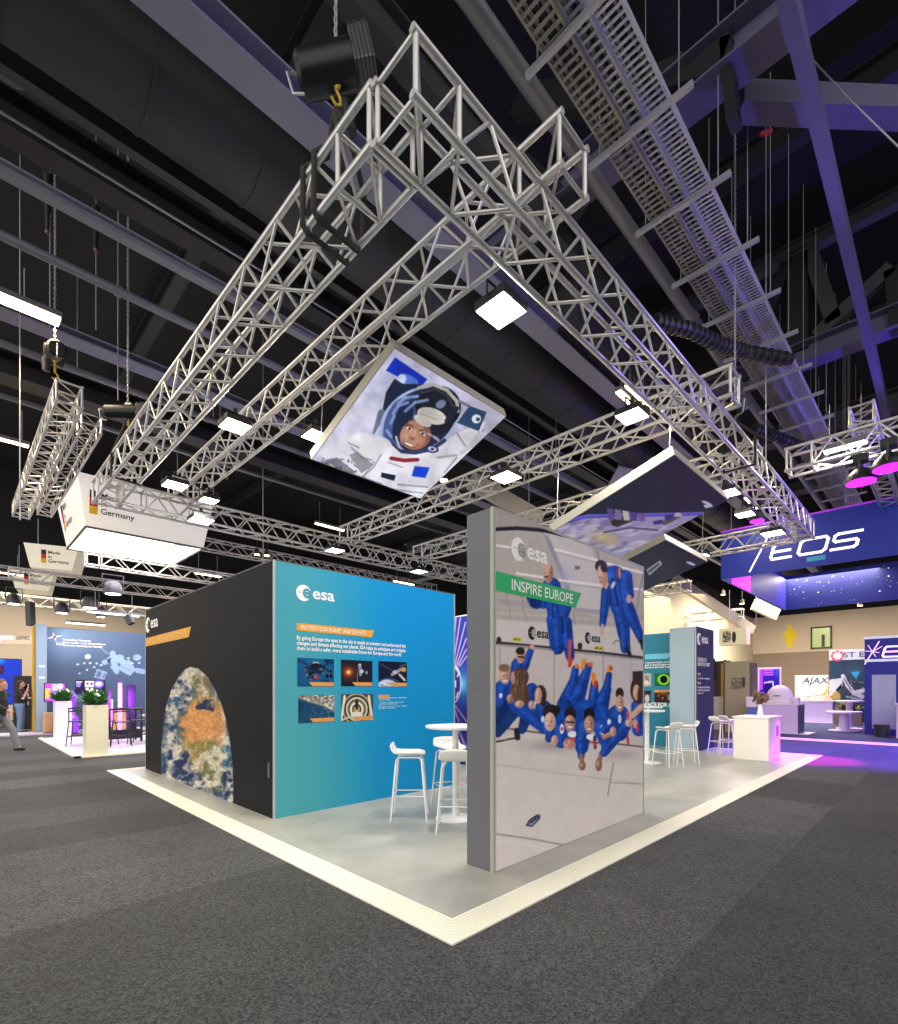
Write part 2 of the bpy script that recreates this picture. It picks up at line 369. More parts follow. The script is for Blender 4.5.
structure('ceiling_beam', MB().box(-14,34,lat_x(4.45,Zb+.6),lat_x(3.95,Zb+.6),Zb+.6,Zb+.85), mat('violet_lit_steel'))
structure('ceiling_beam', i_beam_x(lat_x(.660,Zb+.3), lat_x(.648,Zb+.3), Zb+.3, -5, 34, DKSTEEL), mat('mid_grey_steel','#3c3c42',.55))
structure('ceiling_beam', i_beam_x(lat_x(.548,Zb-.2), lat_x(.538,Zb-.2), Zb-.2, -14, 30, PIPE, .15), mat('pale_steel','#8d8d93',.5))
structure('ceiling_beam', i_beam_x(lat_x(.60,Zb+.6), lat_x(.575,Zb+.6), Zb+.6, -5, 34, DKSTEEL), DKSTEEL)
structure('ceiling_beam', i_beam_x(lat_x(.335,Zb), lat_x(.322,Zb), Zb, -5, 34, DKSTEEL), DKSTEEL)
structure('ceiling_beam', i_beam_x(lat_x(1.16,Zb+.9), lat_x(1.10,Zb+.9), Zb+.9, -5, 34, DKSTEEL), mat('mid_grey_steel'))
structure('ceiling_beam', i_beam_y(lat_y(.30,Zy), lat_y(.291,Zy), Zy, -5, 20, LILAC), mat('mid_grey_steel'))
structure('ceiling_beam', i_beam_y(lat_y(.235,Zy), lat_y(.228,Zy), Zy, -5, 30, LILAC), mat('mid_grey_steel'))
# the roof truss girder above the far long side: posts and diagonals in one plane
gx = lat_y(.378,Zy)
gmid = mat('mid_grey_steel')
structure('ceiling_beam', i_beam_y(gx-.14, gx+.14, 12.0, -5, 14, LILAC, .35), gmid)
for k, (a, b, w, mm) in enumerate([((798,352),(798,250),.42,DKSTEEL),((809,249),(834,322),.3,gmid),((816,337),(892,268),.3,gmid),((742,390),(788,262),.25,DKSTEEL),((900,332),(893,270),.3,DKSTEEL)]):
    structure('ceiling_beam', MB().beam(on_x(*a,gx), on_x(*b,gx), w, .2, up=(1,0,0)), mm)
g2 = lat_y(.785,Zy)
for k, (a, b, w, mm) in enumerate([((520,104),(640,92),.42,DKSTEEL),((575,215),(508,150),.3,DKSTEEL),((727,40),(734,125),.12,DKSTEEL),((640,92),(728,60),.35,DKSTEEL)]):
    structure('ceiling_beam', MB().beam(on_x(*a,g2), on_x(*b,g2), w, .25, up=(1,0,0)), mm)
structure('ceiling_beam', MB().beam(at_z(738,102,9.6), at_z(930,110,9.6), .3, .3), mat('violet_lit_steel'))
structure('ceiling_beam', MB().beam(at_z(-30,90,9.9), at_z(100,96,9.9), .35, .35), DKSTEEL)
for a, b, D0, D1, w, mm in [((655,420),(612,500),15.0,15.0,.62,'raking'),((752,630),(674,579),24,22,.42,'cream_fabric'),((754,604),(777,615),27,27,.6,'cream_fabric'),((470,480),(540,520),16,16,.5,'cream_fabric')]:
    m_ = mat('raking_column_lilac_lit','#b5aebf',.6) if mm == 'raking' else mat('raking_column_cream','#bdb39c',.6)  # the white column's lilac light is put into its colour
    structure('ceiling_beam', MB().beam(at_d(*a,D0), at_d(*b,D1), w, .25, up=(1,1,0)), m_)
for x in (2,9,16,23,30):   # roof purlins under the deck
    structure('ceiling_beam', i_beam_y(x-.15, x+.15, 11.6, -15, 30, DKSTEEL, .5), DKSTEEL)
# round air duct
yd = lat_x(.765,8.6); t = thing('air_duct','large round dark grey air duct running below the roof deck beside the pale steel beam','duct',(-14,yd,8.6))
MB().tube((-14,yd,8.6),(33,yd,8.6),.56,36).build('duct_body', DUCT, t, smooth=True)
for i in range(30):
    x = -13+i*1.25; MB().tube((x,yd,8.6),(x+.025,yd,8.6),.575,36).build('seam_band', mat('duct_seam','#343438',.6), t, smooth=True)
t = thing('air_duct','square edged charcoal air duct running under the roof above the astronaut panel','duct',(6,lat_x(.93,8.2),8.2))
MB().box(6,15,lat_x(.99,8.2),lat_x(.91,8.2),8.2,9.0).build('duct_body', DUCT, t)
for i in range(4): MB().box(7+i*2,7.05+i*2,lat_x(.99,8.2)-.02,lat_x(.91,8.2)+.02,8.18,9.02).build('seam_band', mat('duct_seam'), t)
tag(MB().path([(-12,lat_x(.608,8.2),8.2),(8,lat_x(.608,8.2),8.2),(30,lat_x(.608,8.2),8.2)],.018,6).build('steel_cable', STEEL),'thin bright steel cable strung straight under the dark round air duct','cable')
for s, z, r, lab, x0, x1 in [(1.434,8.5,.1,'long lilac grey pipe running beside the wire cable trays',-12,32),(.479,7.6,.065,'grey conduit pipe below the roof steel ending in an upturned bend',-3.35,12),(.475,7.7,.07,'short grey conduit over the hanging fluorescent batten',-12,-4.2),(.365,8.2,.07,'grey pipe running under the lilac roof beam behind the chain hoists',-12,20),(.31,8.2,.06,'thin grey pipe high behind the cream lightbox',-12,26)]:
    y = lat_x(s,z); p = thing('service_pipe', lab, 'pipe', (x0,y,z))
    q = MB().tube((x0,y,z),(x1,y,z),r,12); q.build('pipe_run', PIPE, p, smooth=True)
    if s == .479: MB().path([(x0,y,z),(x0-.12,y,z+.05),(x0-.15,y,z+.2),(x0-.15,y,z+.62)],r,10).build('pipe_bend', PIPE, p, smooth=True)
    jb = MB()
    for i in range(3): xx = x0+(x1-x0)*(.2+.25*i); MB().tube((xx,y,z),(xx+.08,y,z),r*1.25,12).build('pipe_coupling', PIPE, p, smooth=True)
# cable trays: ladder trays under the roof
def tray(lab, sa, sb, z, col, rung, x0=-6, x1=26):
    ya, yb = lat_x(sa,z), lat_x(sb,z); ya, yb = min(ya,yb), max(ya,yb); t = thing('cable_tray', lab, 'cable tray', (x0,ya,z)); m = mat('tray_'+col, col, .45, .3)
    for y in (ya,yb): MB().box(x0,x1,y-.012,y+.012,z,z+.08).build('side_rail', m, t)
    n = int((x1-x0)/rung); near = MB(); 
    for i in range(n): near.box(x0+i*rung, x0+i*rung+rung*.35, ya, yb, z+.004, z+.02)
    near.build('rungs', m, t)['kind'] = 'stuff'
    for i in range(3):
        y = ya+(yb-ya)*(.25+.25*i); MB().tube((x0,y,z+.045),(x1,y,z+.045),.018,6).build('cable', BLACK if i%2 else mat('pale_cable','#9a9892',.6), t, smooth=True)
    return t
tray('narrow wire cable tray with yellowish edge on the pipe side of three parallel trays',1.72,1.56,8.0,'#8a8678',.09)
tray('middle wire cable tray of three parallel trays under the roof',1.86,1.75,8.05,'#a5a4a8',.09)
tray('widest cable tray of closely ribbed bright steel under the roof',2.09,1.89,8.1,'#c2c1c8',.075)
t = thing('tray_hanger','row of steel cross channels carrying the three cable trays','bracket',(0,lat_x(1.8,8),7.9))
for i in range(18):
    x = -3+i*1.3; MB().box(x,x+.05,lat_x(2.25,8)-.1,lat_x(1.5,8)+.1,7.93,7.99).build('cross_channel', STEEL, t)
    for y in (lat_x(2.2,8),lat_x(1.52,8)): MB().tube((x+.025,y,7.95),(x+.025,y,11.6),.008,5).build('threaded_rod', STEEL, t)
# black corrugated hose looped along the tray
for lab, pts in (('black corrugated hose draped over the roof steel above the big truss end',[(655,322),(690,330),(720,345),(745,352),(790,360)]),('black bundled hose below the cable trays behind the chain bag',[(755,428),(775,436),(800,446),(818,449)])):
    h = thing('flexible_hose', lab, 'hose', at_z(*pts[0],7.4)); P = [at_z(*p,7.4) for p in pts]
    MB().path(P,.10,12).build('hose_body', BLACK, h, smooth=True)
    for i in range(len(P)-1):
        for k in range(6):
            q = P[i].lerp(P[i+1],k/6); d = (P[i+1]-P[i]).normalized(); MB().tube(q,q+d*.05,.12,12).build('hose_ring', mat('hose_ring','#2f2f33',.4), h, smooth=True)
# ------------------------------------------------------------------ trusses
BR = {}
def brace_mesh(r):
    if r not in BR:
        vs = []; n = 6
        for z in (0,1):
            for i in range(n): vs.append((r*math.cos(2*PI*i/n), r*math.sin(2*PI*i/n), z))
        me = bpy.data.meshes.new('brace'); me.from_pydata(vs,[],[(i,(i+1)%n,n+(i+1)%n,n+i) for i in range(n)]); me.polygons.foreach_set('use_smooth',[True]*n); me.materials.append(ALU); BR[r] = me
    return BR[r]
CAMP = V(CX,CY,CZ)
def truss(label, axis, c, s0, s1, zb, w=.37, t=.39, half=.30, lead=.37, rc=.027, rb=.0148, far=False, group=None, name='lighting_truss'):
    P = (lambda s,i,j: V(s, c+i*w, zb+j*t)) if axis == 'x' else (lambda s,i,j: V(c+i*w, s, zb+j*t))
    T = thing(name, label, 'truss', P(s0,0,0), 0, group)
    for i in (0,1):
        for j in (0,1): MB().tube(P(s0,i,j),P(s1,i,j),rc,10).build('chord', ALU, T, smooth=True)
    S = []; a, b = s0+.03, s1-.03
    marks = [a, a+lead, b-lead, b]
    ring = [((0,0),(0,1)),((1,0),(1,1)),((0,0),(1,0)),((0,1),(1,1))]
    for m_ in marks:
        for p, q in ring: S.append((P(m_,*p),P(m_,*q), .020 if p[0]==q[0] else rb+.004))
    k = 0
    for x0, x1 in ((a,a+lead),(b-lead,b)):
        S.append((P(x0,0,0),P(x1,1,0),rb)); S.append((P(x0,0,1),P(x1,1,1),rb))
    n = max(2,round((b-a-2*lead)/half)); h = (b-a-2*lead)/n
    for p, q in ring:
        for k in range(n):
            A = P(a+lead+k*h,*(p if k%2 == 0 else q)); B = P(a+lead+(k+1)*h,*(q if k%2 == 0 else p)); S.append((A,B,rb))
    S.sort(key=lambda e: ((e[0]+e[1])/2-CAMP).length)
    lim = 0 if far else 97
    base = V(T.location)
    for A, B, r in S[:lim]:
        o = bpy.data.objects.new('brace', brace_mesh(r)); COL.objects.link(o); o.parent = T; d = B-A
        o.location = A-base; o.rotation_mode = 'QUATERNION'; o.rotation_quaternion = d.to_track_quat('Z','Y'); o.scale = (1,1,d.length)
    if len(S) > lim:
        mb = MB()
        for A, B, r in S[lim:]: mb.tube(A,B,r,5 if far else 6,cap=False)
        q = mb.build('bracing', ALU, T, smooth=True); q['kind'] = 'stuff'
    return T
ZT = 5.0; ZU = 5.43
truss('longest box truss over the open edge of the stand, corner block over the platform corner','x',.17,-.165,12.05,ZT)
truss('box truss over the earth wall, joined to the hanging corner block by the chain hoist','y',-.165,.56,9.30,ZT,group=None)
truss('box truss carried on top, second in from the hoist corner, holding the astronaut panel','y',1.15,-.02,9.42,ZU)
truss('box truss across the middle of the rig, lying above the satellite panel','y',5.27,-.02,9.42,ZU)
truss('box truss crossing the rig just past the satellite panel','y',7.85,.3,9.42,ZU)
truss('box truss along the back of the rig behind the blue wall','x',8.91,.22,12.05,ZT)
truss('short end truss of the rig in front of the blue ring banner','y',11.69,.49,8.90,ZT)
truss('box truss leaving the rig above the blue ring banner, carrying the magenta lights','y',8.55,-8.5,.05,ZU)
truss('truss running over the aisle toward the blue ring banner beside the magenta wash lights','x',-1.05,10.0,17,6.5,.35,.35,far=True)
t0 = at_z(57,374,6.5)
truss('dark truss with a black motor at its end, hung toward the cream lightbox','y',t0.x,t0.y,15.5,6.1,.33,.33,half=.26,rc=.022,rb=.012)
t1 = at_z(103,417,6.3)
truss('slim truss with black wash lights between the cream lightbox and the motor truss','y',t1.x-.3,t1.y,14.5,6.0,.28,.28,half=.35,rc=.02,rb=.01,far=True)
for z, s, x0, x1, lab in [(5.35,.146,.9,9.5,'upper of the distant trusses seen under the cream lightbox'),(5.3,.119,-1.0,9.5,'middle distant truss seen between the cream signs and dark wall'),(5.0,.092,-3,9,'lowest distant truss, carrying round spotlights over the navy stand'),(6.6,.19,2.5,16,'distant truss high behind the back edge of the rig'),(5.2,.078,8,22,'distant truss seen low over the blue wall')]:
    y = lat_x(s,z); truss(lab,'x',y,x0,x1,z,far=True,half=.4,rb=.015)
for z, s, y0, y1, lab in [(4.9,.092,4.8,7.15,'distant truss low over the teal wall'),(5.3,.135,5,16,'distant truss below the small satellite panel')]:
    x = lat_y(s,z); truss(lab,'y',x,y0,y1,z,far=True,half=.4,rb=.015)
# ------------------------------------------------------------------ hoists, chains, slings, drop cables
def rope(lab, p, q, r=.008, m=None, name='drop_cable', cat='cable', n=6):
    return tag(MB().tube(p,q,r,n).build(name, m or STEEL),lab,cat)
def chain_hoist(lab, c, ax, L, r, top, hookz, sling=None):
    c = V(c); ax = V(ax).normalized(); h = thing('chain_hoist', lab, 'hoist', c)
    b = MB()
    side = ax.cross(V(0,0,1)).normalized(); up = side.cross(ax)
    b.tube(c-ax*L*.5, c-ax*L*.44, r*.8, 24, r); b.tube(c-ax*L*.44, c+ax*L*.24, r, 24); b.build('motor_body', mat('hoist_black','#17171a',.35,.3), h, smooth=True)
    MB().obox(c+ax*L*.37, ax*L*.13, side*r*.95, up*r*.95).build('gear_case', mat('hoist_grey','#5d5b58',.4,.5), h, bevel=.015)
    for k in range(5): MB().obox(c+ax*L*(.27+.05*k), ax*.006, side*r*1.0, up*r*1.0).build('cooling_fin', BLACK, h)
    MB().obox(c+up*r*.95+ax*.02, ax*.05, side*.04, up*.03).build('chain_guide', mat('hoist_label','#cfc9b8',.5), h)
    cb = MB(); z = c.z+r*.9; k = 0
    while z < top:
        cb.path([(c.x+.013*math.cos(a)*(k%2), c.y+.013*math.cos(a)*((k+1)%2), z+.024+.03*math.sin(a)) for a in np.linspace(0,2*PI,9)[:-1]],.0055,5,closed=True); z += .042; k += 1
        if k > 110: break
    if z < top: cb.tube((c.x,c.y,z),(c.x,c.y,top),.012,6)
    cb.build('chain', STEEL, h, smooth=True)
    MB().tube(c-up*r*.9, (c.x,c.y,hookz+.12), .018, 8).path([(c.x,c.y,hookz+.12),(c.x+.04,c.y,hookz+.08),(c.x+.045,c.y,hookz+.03),(c.x,c.y,hookz),(c.x-.04,c.y,hookz+.03)],.010,8).build('hook', mat('hook_yellow','#c9a820',.5), h, smooth=True)
    MB().path([c-ax*L*.5+up*.02, c-ax*L*.62+up*.05, c-ax*L*.6-up*.12, c-ax*L*.46-up*.14],.012,6).build('handle', STEEL, h, smooth=True)
    MB().tube(c-side*r*.8-up*r*1.2, c-side*r*.8-up*r*2.6, r*.55, 12, r*.4).build('chain_bag', BLACK, h, smooth=True)
    return h
hc = V(.02,1.28,6.28)
chain_hoist('black electric chain hoist hung over the big truss corner by a bright chain', hc, (.69,-.69,.22), .60, .145, 12.4, 6.0)
sl = MB()
for y in (1.22,1.38):
    sl.path([hc+V(0,.02,-.32),(-.05,y-.1,5.55),(-.20,y,5.42),(-.205,y,5.0),(-.17,y,4.96),(.20,y+.02,4.96),(.245,y+.02,5.1),(.24,y,5.42),(.08,y-.1,5.55),hc+V(0.02,.02,-.3)],.022,8)
tag(sl.build('lifting_sling', mat('sling_dark','#2a2622',.8), smooth=True),'dark round slings choked around the truss under the big chain hoist','sling')
p = at_z(55,352,6.95); chain_hoist('black chain hoist at the raised end of the motor truss by the cream lightbox', p, (0,1,.15), .42,.13,12.4,6.5)
p = on_x(128,412,.02); chain_hoist('black chain hoist lying level above the far end of the earth wall truss', p, (.72,-.69,0), .75,.11,12.4,p.z-.35)
q = V(.02,p.y+.1,5.02)
tag(MB().path([p+V(0,0,-.1),(-.19,q.y,5.35),(-.2,q.y,5.0),(.24,q.y,4.97),(.22,q.y,5.35),p+V(.02,0,-.12)],.022,8).build('lifting_sling', mat('sling_dark'), smooth=True),'dark sling from the level hoist round the end of the earth wall truss','sling')
p = on_y(735,408,.3); chain_hoist('chain hoist with long black chain bag over the middle of the longest truss', p, (.7,.7,.2), .40,.12,12.4,p.z-.5)
tag(MB().tube(p+V(-.05,.1,-.1),p+V(-.05,.1,-.62),.10,14,.14).build('chain_bag', mat('bag_black','#1f1e1d',.9), smooth=True),'tall black cloth chain bag hanging over the middle of the longest truss','bag')
tag(MB().path([p+V(0,0,-.2),(p.x+.15,.06,5.42),(p.x+.15,.06,4.97),(p.x+.15,.5,4.97),(p.x+.15,.5,5.42),p+V(.03,.02,-.2)],.022,8).build('lifting_sling', mat('sling_dark'), smooth=True),'dark sling around the longest truss below the chain bag','sling')
p = on_y(765,500,.3)
for lab, px, py, D in [('thin cable dropping past the round duct to the level hoist',118,400,9.3),('slim cable beside the copper shackle over the motor truss',96,330,9.8),('slim cable hung from a copper shackle, above the motor truss end',50,330,9.0),('cable with a splayed cream sling over the bright fluorescent batten',20,520,8.5),('long drop cable to the satellite panel side of the longest truss',766,470,9.2),('drop cable ending at the blue ring banner top edge',845,508,14.5),('thin drop wire behind the astronaut panel on the dark ceiling',556,478,13),('thin drop wire between the astronaut panel and back truss',529,540,14),('thin drop wire above the blue wall near the warm batten',263,590,15),('thin drop wire above the dark earth wall',227,480,15)]:
    a = at_d(px,py,D); rope(lab, a, (a.x,a.y,12.5), .010 if D < 12 else .012)
for lab, px, y0, y1, D in [('black tapered cable grip with copper shackle on the pale roof steel',48,175,232,9.0),('black tapered cable grip with copper shackle beside the upturned pipe',96,207,250,9.8)]:
    a = at_d(px,y0,D); b = at_d(px,y1,D); t = thing('cable_grip', lab, 'rigging', a)
    MB().tube(a,b,.07,10,.035).build('grip_body', BLACK, t, smooth=True); MB().ball(b,.045).build('shackle', mat('copper_shackle','#8d5a35',.4,.6), t, smooth=True)
    
tag(MB().path([at_d(786,0,6.5),at_d(799,45,6.6),at_d(850,100,6.4),at_d(910,158,6.2)],.010,6).build('steel_cable', STEEL, smooth=True),'steel safety cable slanting from the lilac beam past the red clamp','cable')
for lab, px, py, D in [('red beam clamp with shackle on the crossing of the lilac beams',800,46,6.6),('red beam clamp hanging dark cables below the lilac beams',766,133,8.2)]:
    a = at_d(px,py,D); t = thing('beam_clamp', lab, 'clamp', a)
    MB().obox(a, V(.07,-.07,.03), V(.02,.02,0), V(0,0,.03)).build('jaw', mat('clamp_red','#a3202a',.5), t, bevel=.008); MB().tube(a-V(0,0,.02),a-V(0,0,.10),.012,8).build('shackle', STEEL, t)
a = at_d(766,135,8.2); rope('thin cable hanging straight below the lower red beam clamp', a-V(0,0,.1), at_d(766,300,8.2), .008)
# ------------------------------------------------------------------ lamps
WARM = '#ffe7bd'; COOL = '#fff8ee'
LAMPM = mat('lamp_face','#fff8e8',.5,0,9,'#fff6e2'); LAMPW = mat('lamp_face_warm','#ffe2b0',.5,0,9,'#ffdca4')
def flood(lab, p, size=.33, power=60, warm=False, drop=.25, sy=None, group=None, name='flood_light'):
    p = V(p); s = size/2; q = (sy or size)/2; f = thing(name, lab, 'lamp', p, 0, group)
    MB().box(p.x-s,p.x+s,p.y-q,p.y+q,p.z+.01,p.z+.09).build('housing', BLACK, f, bevel=.012)
    MB().box(p.x-s+.015,p.x+s-.015,p.y-q+.015,p.y+q-.015,p.z,p.z+.012).build('diffuser', LAMPW if warm else LAMPM, f)
    MB().path([(p.x-s-.02,p.y,p.z+.05),(p.x-s-.02,p.y,p.z+drop*.75),(p.x+s+.02,p.y,p.z+drop*.75),(p.x+s+.02,p.y,p.z+.05)],.012,6).build('yoke', BLACK, f)
    MB().tube((p.x,p.y,p.z+drop*.75),(p.x,p.y,p.z+drop),.03,8).build('clamp', BLACK, f)
    area('flood_lamp', p-V(0,0,.006), power, size*.9, WARM if warm else COOL, parent=f, sy=(sy*.9 if sy else None))
    return f
P0 = 82
for lab, px, py, z, sz, w, pw in [
 ('large square floodlight hanging where the second truss meets the longest truss',501,312,5.05,.36,False,1),
 ('square floodlight between the earth wall truss and the second truss',235,427,5.05,.34,False,1),
 ('square floodlight on the second truss beside the low corner of the astronaut panel',316,437,5.1,.32,False,1),
 ('square floodlight near the cream lightbox, between the two earth wall side trusses',175,486,5.05,.36,False,1),
 ('square floodlight below the joint of second truss and back truss',201,521,4.85,.40,False,1),
 ('small floodlight behind the end of the second truss',209,501,5.05,.30,False,1),
 ('square floodlight under the middle cross truss next to the warm battens',632,417,5.1,.34,False,.55),
 ('square floodlight hanging on the middle cross truss behind the astronaut panel',506,478,5.15,.40,False,1),
 ('floodlight on the back truss above the dark wall corner',335,551,4.85,.36,False,.6),
 ('floodlight on the back truss above the end of the blue wall',419,572,4.85,.36,False,.6),
 ('square floodlight beside the satellite panel, on the longest truss',727,494,4.9,.36,False,.5),
 ('small bright floodlight below the longest truss next to the magenta spot',745,515,4.75,.30,False,.06),
 ('floodlight on the end truss in front of the blue ring banner lettering',773,534,4.85,.40,False,.06),
 ('small round edged floodlight past the satellite panel on the end truss',702,556,4.9,.30,False,.12)]:
    flood(lab, at_z(px,py,z), sz, P0*pw, w)
def batten(lab, p, L, axis, warm, power, name='linear_light', hang=None, w_=.055):
    p = V(p); d = V(1,0,0) if axis == 'x' else V(0,1,0); e = V(0,1,0) if axis == 'x' else V(1,0,0); b = thing(name, lab, 'lamp', p)
    MB().obox(p+V(0,0,.05), d*(L/2), e*(w_+.015), V(0,0,.04)).build('housing', mat('batten_grey','#6a6a6c',.5), b)
    MB().obox(p, d*(L/2-.02), e*w_, V(0,0,.02)).build('tube', LAMPW if warm else LAMPM, b)
    for k in (-1,1):
        w = p+d*(k*L*.35); MB().tube(w+V(0,0,.09),(w.x,w.y,hang or w.z+.8),.006,5).build('suspension_wire', STEEL, b)
    if power: area('tube_lamp', p-V(0,0,.025), power, L, WARM if warm else COOL, parent=b, rot=(0,0,0 if axis == 'x' else PI/2), sy=.12)
    return b
fy = lat_x(.413,7.4)
batten('warm fluorescent batten hanging under the roof at the edge of the picture', (-2.3,fy,7.4), 3.0,'x',True,130,hang=8,w_=.12)
for lab, px, py, z, L, ax, w in [('warm hall light bar shining over the longest truss, outer of a pair',628,400,7.6,.9,'x',True),('warm hall light bar shining over the longest truss, inner of a pair',637,394,7.6,.9,'x',True),
 ('warm hall light bar in the dark behind the second truss',330,527,7.4,1.2,'x',True),('warm hall light bar low above the blue wall top',404,583,6.4,1.2,'x',True),('warm hall light bar seen over the earth wall',208,575,6.0,1.0,'x',True),
 ('warm hall light bar beyond the motor truss',4,573,6.2,1.2,'x',True),('flat light bar under the truss above the blue ring banner',845,447,5.6,.6,'y',False),('warm light bar near the magenta spot under the rig end',752,503,7,1.2,'x',True),
 ('short hall light bar glowing below the motor truss',4,440,7.2,.9,'x',True)]:
    batten(lab, at_z(px,py,z), L, ax, w, 60)
for lab, px, py, z in [('small warm spotlight at the far corner of the astronaut panel',444,481,6.4),('warm spotlight of a close pair over the earth wall, nearer the blue wall',267,556,6.2),('warm spotlight of a close pair over the earth wall, nearer the cream lightbox',257,555,6.2),('warm spotlight under the small satellite panel',673,576,5.8),('small warm spotlight below the blue ring banner corner',723,595,6.2),('tiny warm spotlight above the far beige wall',860,606,5.2),('small warm spotlight over the stand light signs',742,604,5.6)]:
    p = at_z(px,py,z); s = thing('spot_light', lab, 'lamp', p)
    MB().tube(p+V(0,0,.02),p+V(0,0,.22),.10,14,.07).build('can', BLACK, s, smooth=True); MB().tube(p,p+V(0,0,.025),.09,14).build('lens', LAMPW, s)
    MB().tube(p+V(0,0,.22),p+V(0,0,.6),.012,6).build('stem', BLACK, s)
# magenta wash lights on the truss by the blue ring banner
MAG = mat('magenta_lamp','#d21ce6',.5,0,5,'#c814ff'); 
for lab, px, py, z, R, tgt in [('magenta wash light under the aisle truss, the one hung lower',861,482,4.95,.22,(15,1,0)),('magenta wash light under the aisle truss at the picture edge',889,468,4.95,.22,(13,-2,0)),('small magenta spot beside the floodlights of the longest truss',757,521,4.75,.13,(12.2,.2,0))]:
    p = at_z(px,py,z); s = thing('wash_light', lab, 'lamp', p)
    MB().lathe([(R,0),(R,.06),(R*.8,.14),(R*.5,.2)],p,20).build('head', BLACK, s, smooth=True); MB().tube(p-V(0,0,.012),p+V(0,0,.004),R*.9,20).build('lens', MAG, s)
    MB().path([(p.x-R-.03,p.y,p.z+.05),(p.x-R-.03,p.y,p.z+.32),(p.x+R+.03,p.y,p.z+.32),(p.x+R+.03,p.y,p.z+.05)],.02,6).build('yoke', BLACK, s)
    MB().box(p.x-.1,p.x+.1,p.y-.1,p.y+.1,p.z+.32,p.z+.44).build('base', BLACK, s)
    spot('wash_lamp', p-V(0,0,.03), tgt, 900 if R > .2 else 500, 50, '#c030ff', parent=s)
# round stage lamps and led bars over the navy stand
for lab, px, py, D, R in [('round stage lamp at the cream sign end of the lowest truss',14,604,19,.22),('round stage lamp with bright lens above the planters',62,613,19,.22),('stage lamp aimed down beside the lightbar over the navy wall',90,608,18,.25),('big stage lamp in front of the distant trusses',113,594,16,.26),('small stage lamp below the white light bar',101,617,19,.16)]:
    p = at_d(px,py,D); s = thing('stage_lamp', lab, 'lamp', p)
    MB().lathe([(R,0),(R*1.05,.1),(R*.9,.3),(R*.5,.4)],p,18).build('can', mat('stage_lamp_grey','#39393c',.4,.3), s, smooth=True); MB().tube(p-V(0,0,.01),p+V(0,0,.01),R*.8,18).build('lens', LAMPM, s)
    MB().path([(p.x-R*1.1,p.y,p.z+.15),(p.x-R*1.1,p.y,p.z+.6),(p.x+R*1.1,p.y,p.z+.6),(p.x+R*1.1,p.y,p.z+.15)],.02,6).build('yoke', BLACK, s)
for lab, px, py, D, L in [('white led bar hanging just above the navy wall top',86,624,20,1.3),('white led bar hanging higher, near the dark earth wall edge',114,614,18,1.6)]:
    batten(lab, at_d(px,py,D), L, 'x', False, 90)
for lab, a, b in [('black speaker column hanging over the yellow edged navy wall',(30,602),(31,626)),('black small speaker tilted beside the white led bar',(127,616),(132,624))]:
    p, q = at_d(*a,18), at_d(*b,18); s = thing('loudspeaker', lab, 'loudspeaker', p)
    MB().beam(p,q,.22,.2,up=(1,1,0)).build('cabinet', BLACK, s, bevel=.02); MB().beam(p-V(.075,.075,0),q-V(.075,.075,0),.18,.02,up=(1,1,0)).build('grille', mat('grille','#2c2c2e',.7), s)
# hall left open behind the camera: strong world background added as even fill light
w = bpy.data.worlds.new('world_fill'); SC.world = w; w.use_nodes = True
w.node_tree.nodes['Background'].inputs['Color'].default_value = (*lin('#f1efee'),1); w.node_tree.nodes['Background'].inputs['Strength'].default_value = 1.65
# ================================================================== the stand
def vinyl():
    m = bpy.data.materials.new('stand_vinyl'); m.use_nodes = True; nt = m.node_tree; N = nt.nodes.new; L = nt.links.new; b = nt.nodes['Principled BSDF']
    tc = N('ShaderNodeTexCoord'); n = N('ShaderNodeTexNoise'); n.inputs['Scale'].default_value = 1.6; n.inputs['Detail'].default_value = 7; n.inputs['Roughness'].default_value = .6; L(tc.outputs['Object'], n.inputs['Vector'])
    r = N('ShaderNodeValToRGB'); r.color_ramp.elements[0].position = .3; r.color_ramp.elements[1].position = .7
    r.color_ramp.elements[0].color = (*lin('#9c9a90'),1); r.color_ramp.elements[1].color = (*lin('#bbb9ae'),1); L(n.outputs['Fac'], r.inputs['Fac']); L(r.outputs['Color'], b.inputs['Base Color'])
    b.inputs['Roughness'].default_value = .35
    return m
PZ = .012
t = thing('exhibit_platform','pale grey vinyl stand floor bordered by a white ribbed edge strip, laid on carpet','platform',(0,0,0))
MB().box(.235,11.77,.235,8.77,0,PZ).build('deck', vinyl(), t)
EW = mat('white_edge_strip','#efead6',.45); EG = mat('edge_strip_groove','#d8d2bb',.6)
e = .235
for nm, poly in [('x',[(0,0),(12,0),(12-e,e),(e,e)]),('y',[(0,0),(e,e),(e,9-e),(0,9)]),('x',[(0,9),(e,9-e),(12-e,9-e),(12,9)]),('y',[(12,0),(12,9),(12-e,9-e),(12-e,e)])]:
    q = MB(); q.prism(poly,(0,0,0),(1,0,0),(0,1,0),(0,0,1),PZ); s = q.build('edge_strip', EW, t)
    g = MB()
    if nm == 'x':
        y0 = poly[0][1]; sg = 1 if y0 == 0 else -1
        for k in range(8):
            d = .022+.026*k; g.box(d,12-d,y0+sg*d-.003,y0+sg*d+.003,PZ-.002,PZ+.0012)
    else:
        x0 = poly[0][0]; sg = 1 if x0 == 0 else -1
        for k in range(8):
            d = .022+.026*k; g.box(x0+sg*d-.003,x0+sg*d+.003,d,9-d,PZ-.002,PZ+.0012)
    g.build('groove', EG, s)
